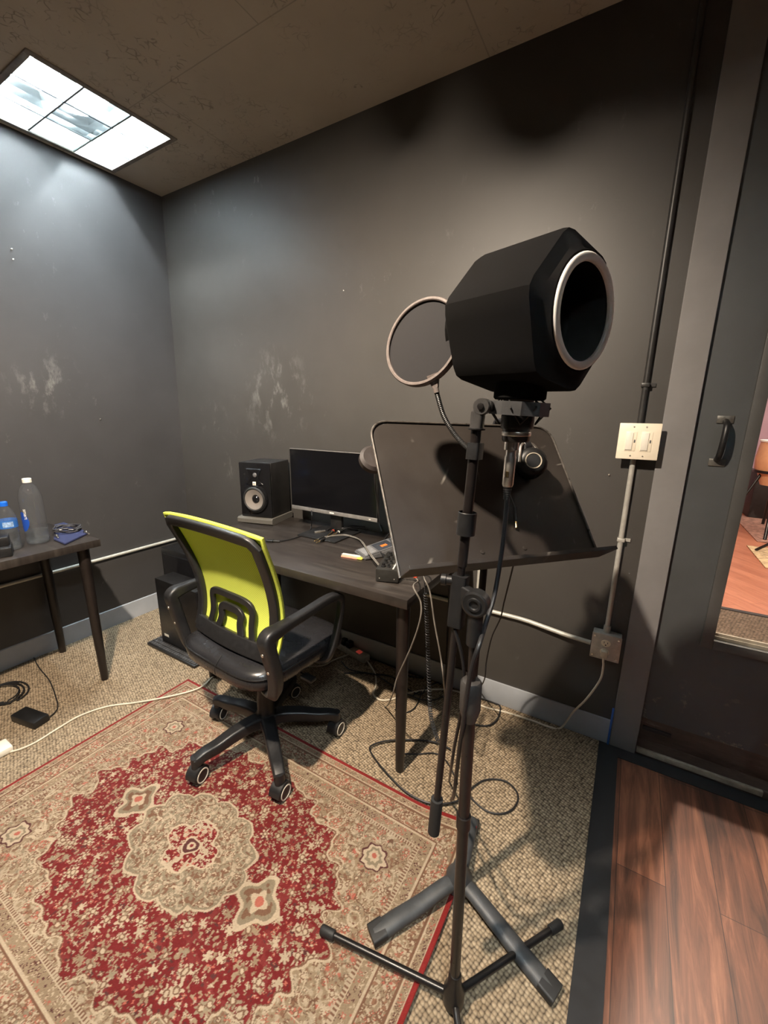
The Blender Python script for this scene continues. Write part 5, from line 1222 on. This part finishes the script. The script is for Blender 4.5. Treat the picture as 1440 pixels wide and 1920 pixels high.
# ear cup of other headphones at the left edge of the music desk
h2 = MD(-MW/2+.006, MH/2-.082, -.030)
t = thing('hanging_headset', 'brown-black headset pad hanging behind the left edge of the music desk', 'headset', h2)
part('pad', B().lathe([(.026, -.012), (.032, -.008), (.033, .006), (.026, .012)], h2, NN, 30), worn('brown_pad', (.022, .016, .014), .6), t)
part('hook', B().tube([h2+uu*.03, h2+uu*.06+ex*.02, MD(-MW/2+.03, MH/2-.03, -.006)], .004, 8), 'blackmetal', t)
part('lead', B().tube([h2-uu*.03, Yp(703, 900, 1.0), Yp(708, 950, 1.15), Z(713, 985, TZ+.03)], .0025, 8), 'cord_black', t)
part('lead_plug', B().cyl(Z(713, 985, TZ+.03), Z(716, 998, TZ+.012), .006), 'rubber', t)

# ------------------------------------------------------------------ seen through the door glass
o = obj('area_rug', B().box((1.17, 4.75, .001), (3.6, 5.5, .010), bev=.002), 'tan_rug'); tag(o, 'tan rug on the orange planks seen through the door glass', 'rug')
o = obj('area_rug', B().box((1.3, 5.75, .001), (4.2, 7.2, .010), bev=.002), 'rosy_rug'); tag(o, 'dark rosy rug farther back in the room through the glass', 'rug')
dy = 6.3
dl, dtop, dbot = Yp(1416, 860, dy), Yp(1425, 828, dy), Yp(1425, 905, dy)
dr_ = .22; dcx = dl.x+dr_
t = thing('conga_drum', 'peach coloured barrel drum on a black stand seen through the door glass', 'drum', (dcx, dy, 0))
part('shell', B().lathe([(.13, dbot.z-.02), (.17, dbot.z+.1), (.21, dtop.z-.30), (.22, dtop.z-.18), (.20, dtop.z)], (dcx, dy, 0), n=32), 'drumwood', t)
part('drum_head', B().lathe([(.21, dtop.z), (.21, dtop.z+.02), (0, dtop.z+.03)], (dcx, dy, 0), n=32), 'drumhead', t)
part('hoop', B().lathe([(.215, dbot.z+.12), (.215, dbot.z+.15), (.18, dbot.z+.15), (.18, dbot.z+.12)], (dcx, dy, 0), n=32, cap=False), 'blackmetal', t)
for a in (200, 260, 320, 80):
    a = radians(a); part('stand_leg', B().cyl((dcx+.15*cos(a), dy+.15*sin(a), dbot.z+.13), (dcx+.45*cos(a), dy+.45*sin(a), .012), .016), 'blackmetal', t)
t = thing('cymbal_stand', 'black tripod of a percussion stand in front of the drum through the glass', 'stand', (1.62, 5.25, 0))
part('pole', B().cyl((1.62, 5.25, .12), (1.62, 5.25, .95), .014), 'blackmetal', t)
for a in (170, 290, 50):
    a = radians(a); part('leg', B().cyl((1.62, 5.25, .42), (1.62+.42*cos(a), 5.25+.42*sin(a), .012), .013), 'blackmetal', t)
o = obj('red_box', B().box((1.66, 6.75, .012), (1.95, 6.95, .20), bev=.01), 'redplain'); tag(o, 'small red box on the floor near the drum through the glass', 'box')
o = obj('equipment_case', B().box((1.45, 7.1, .0), (2.6, 7.6, .62), bev=.02), worn('dark_case', (.03, .028, .027), .6)); tag(o, 'dark equipment case against the purple wall through the door glass', 'case')
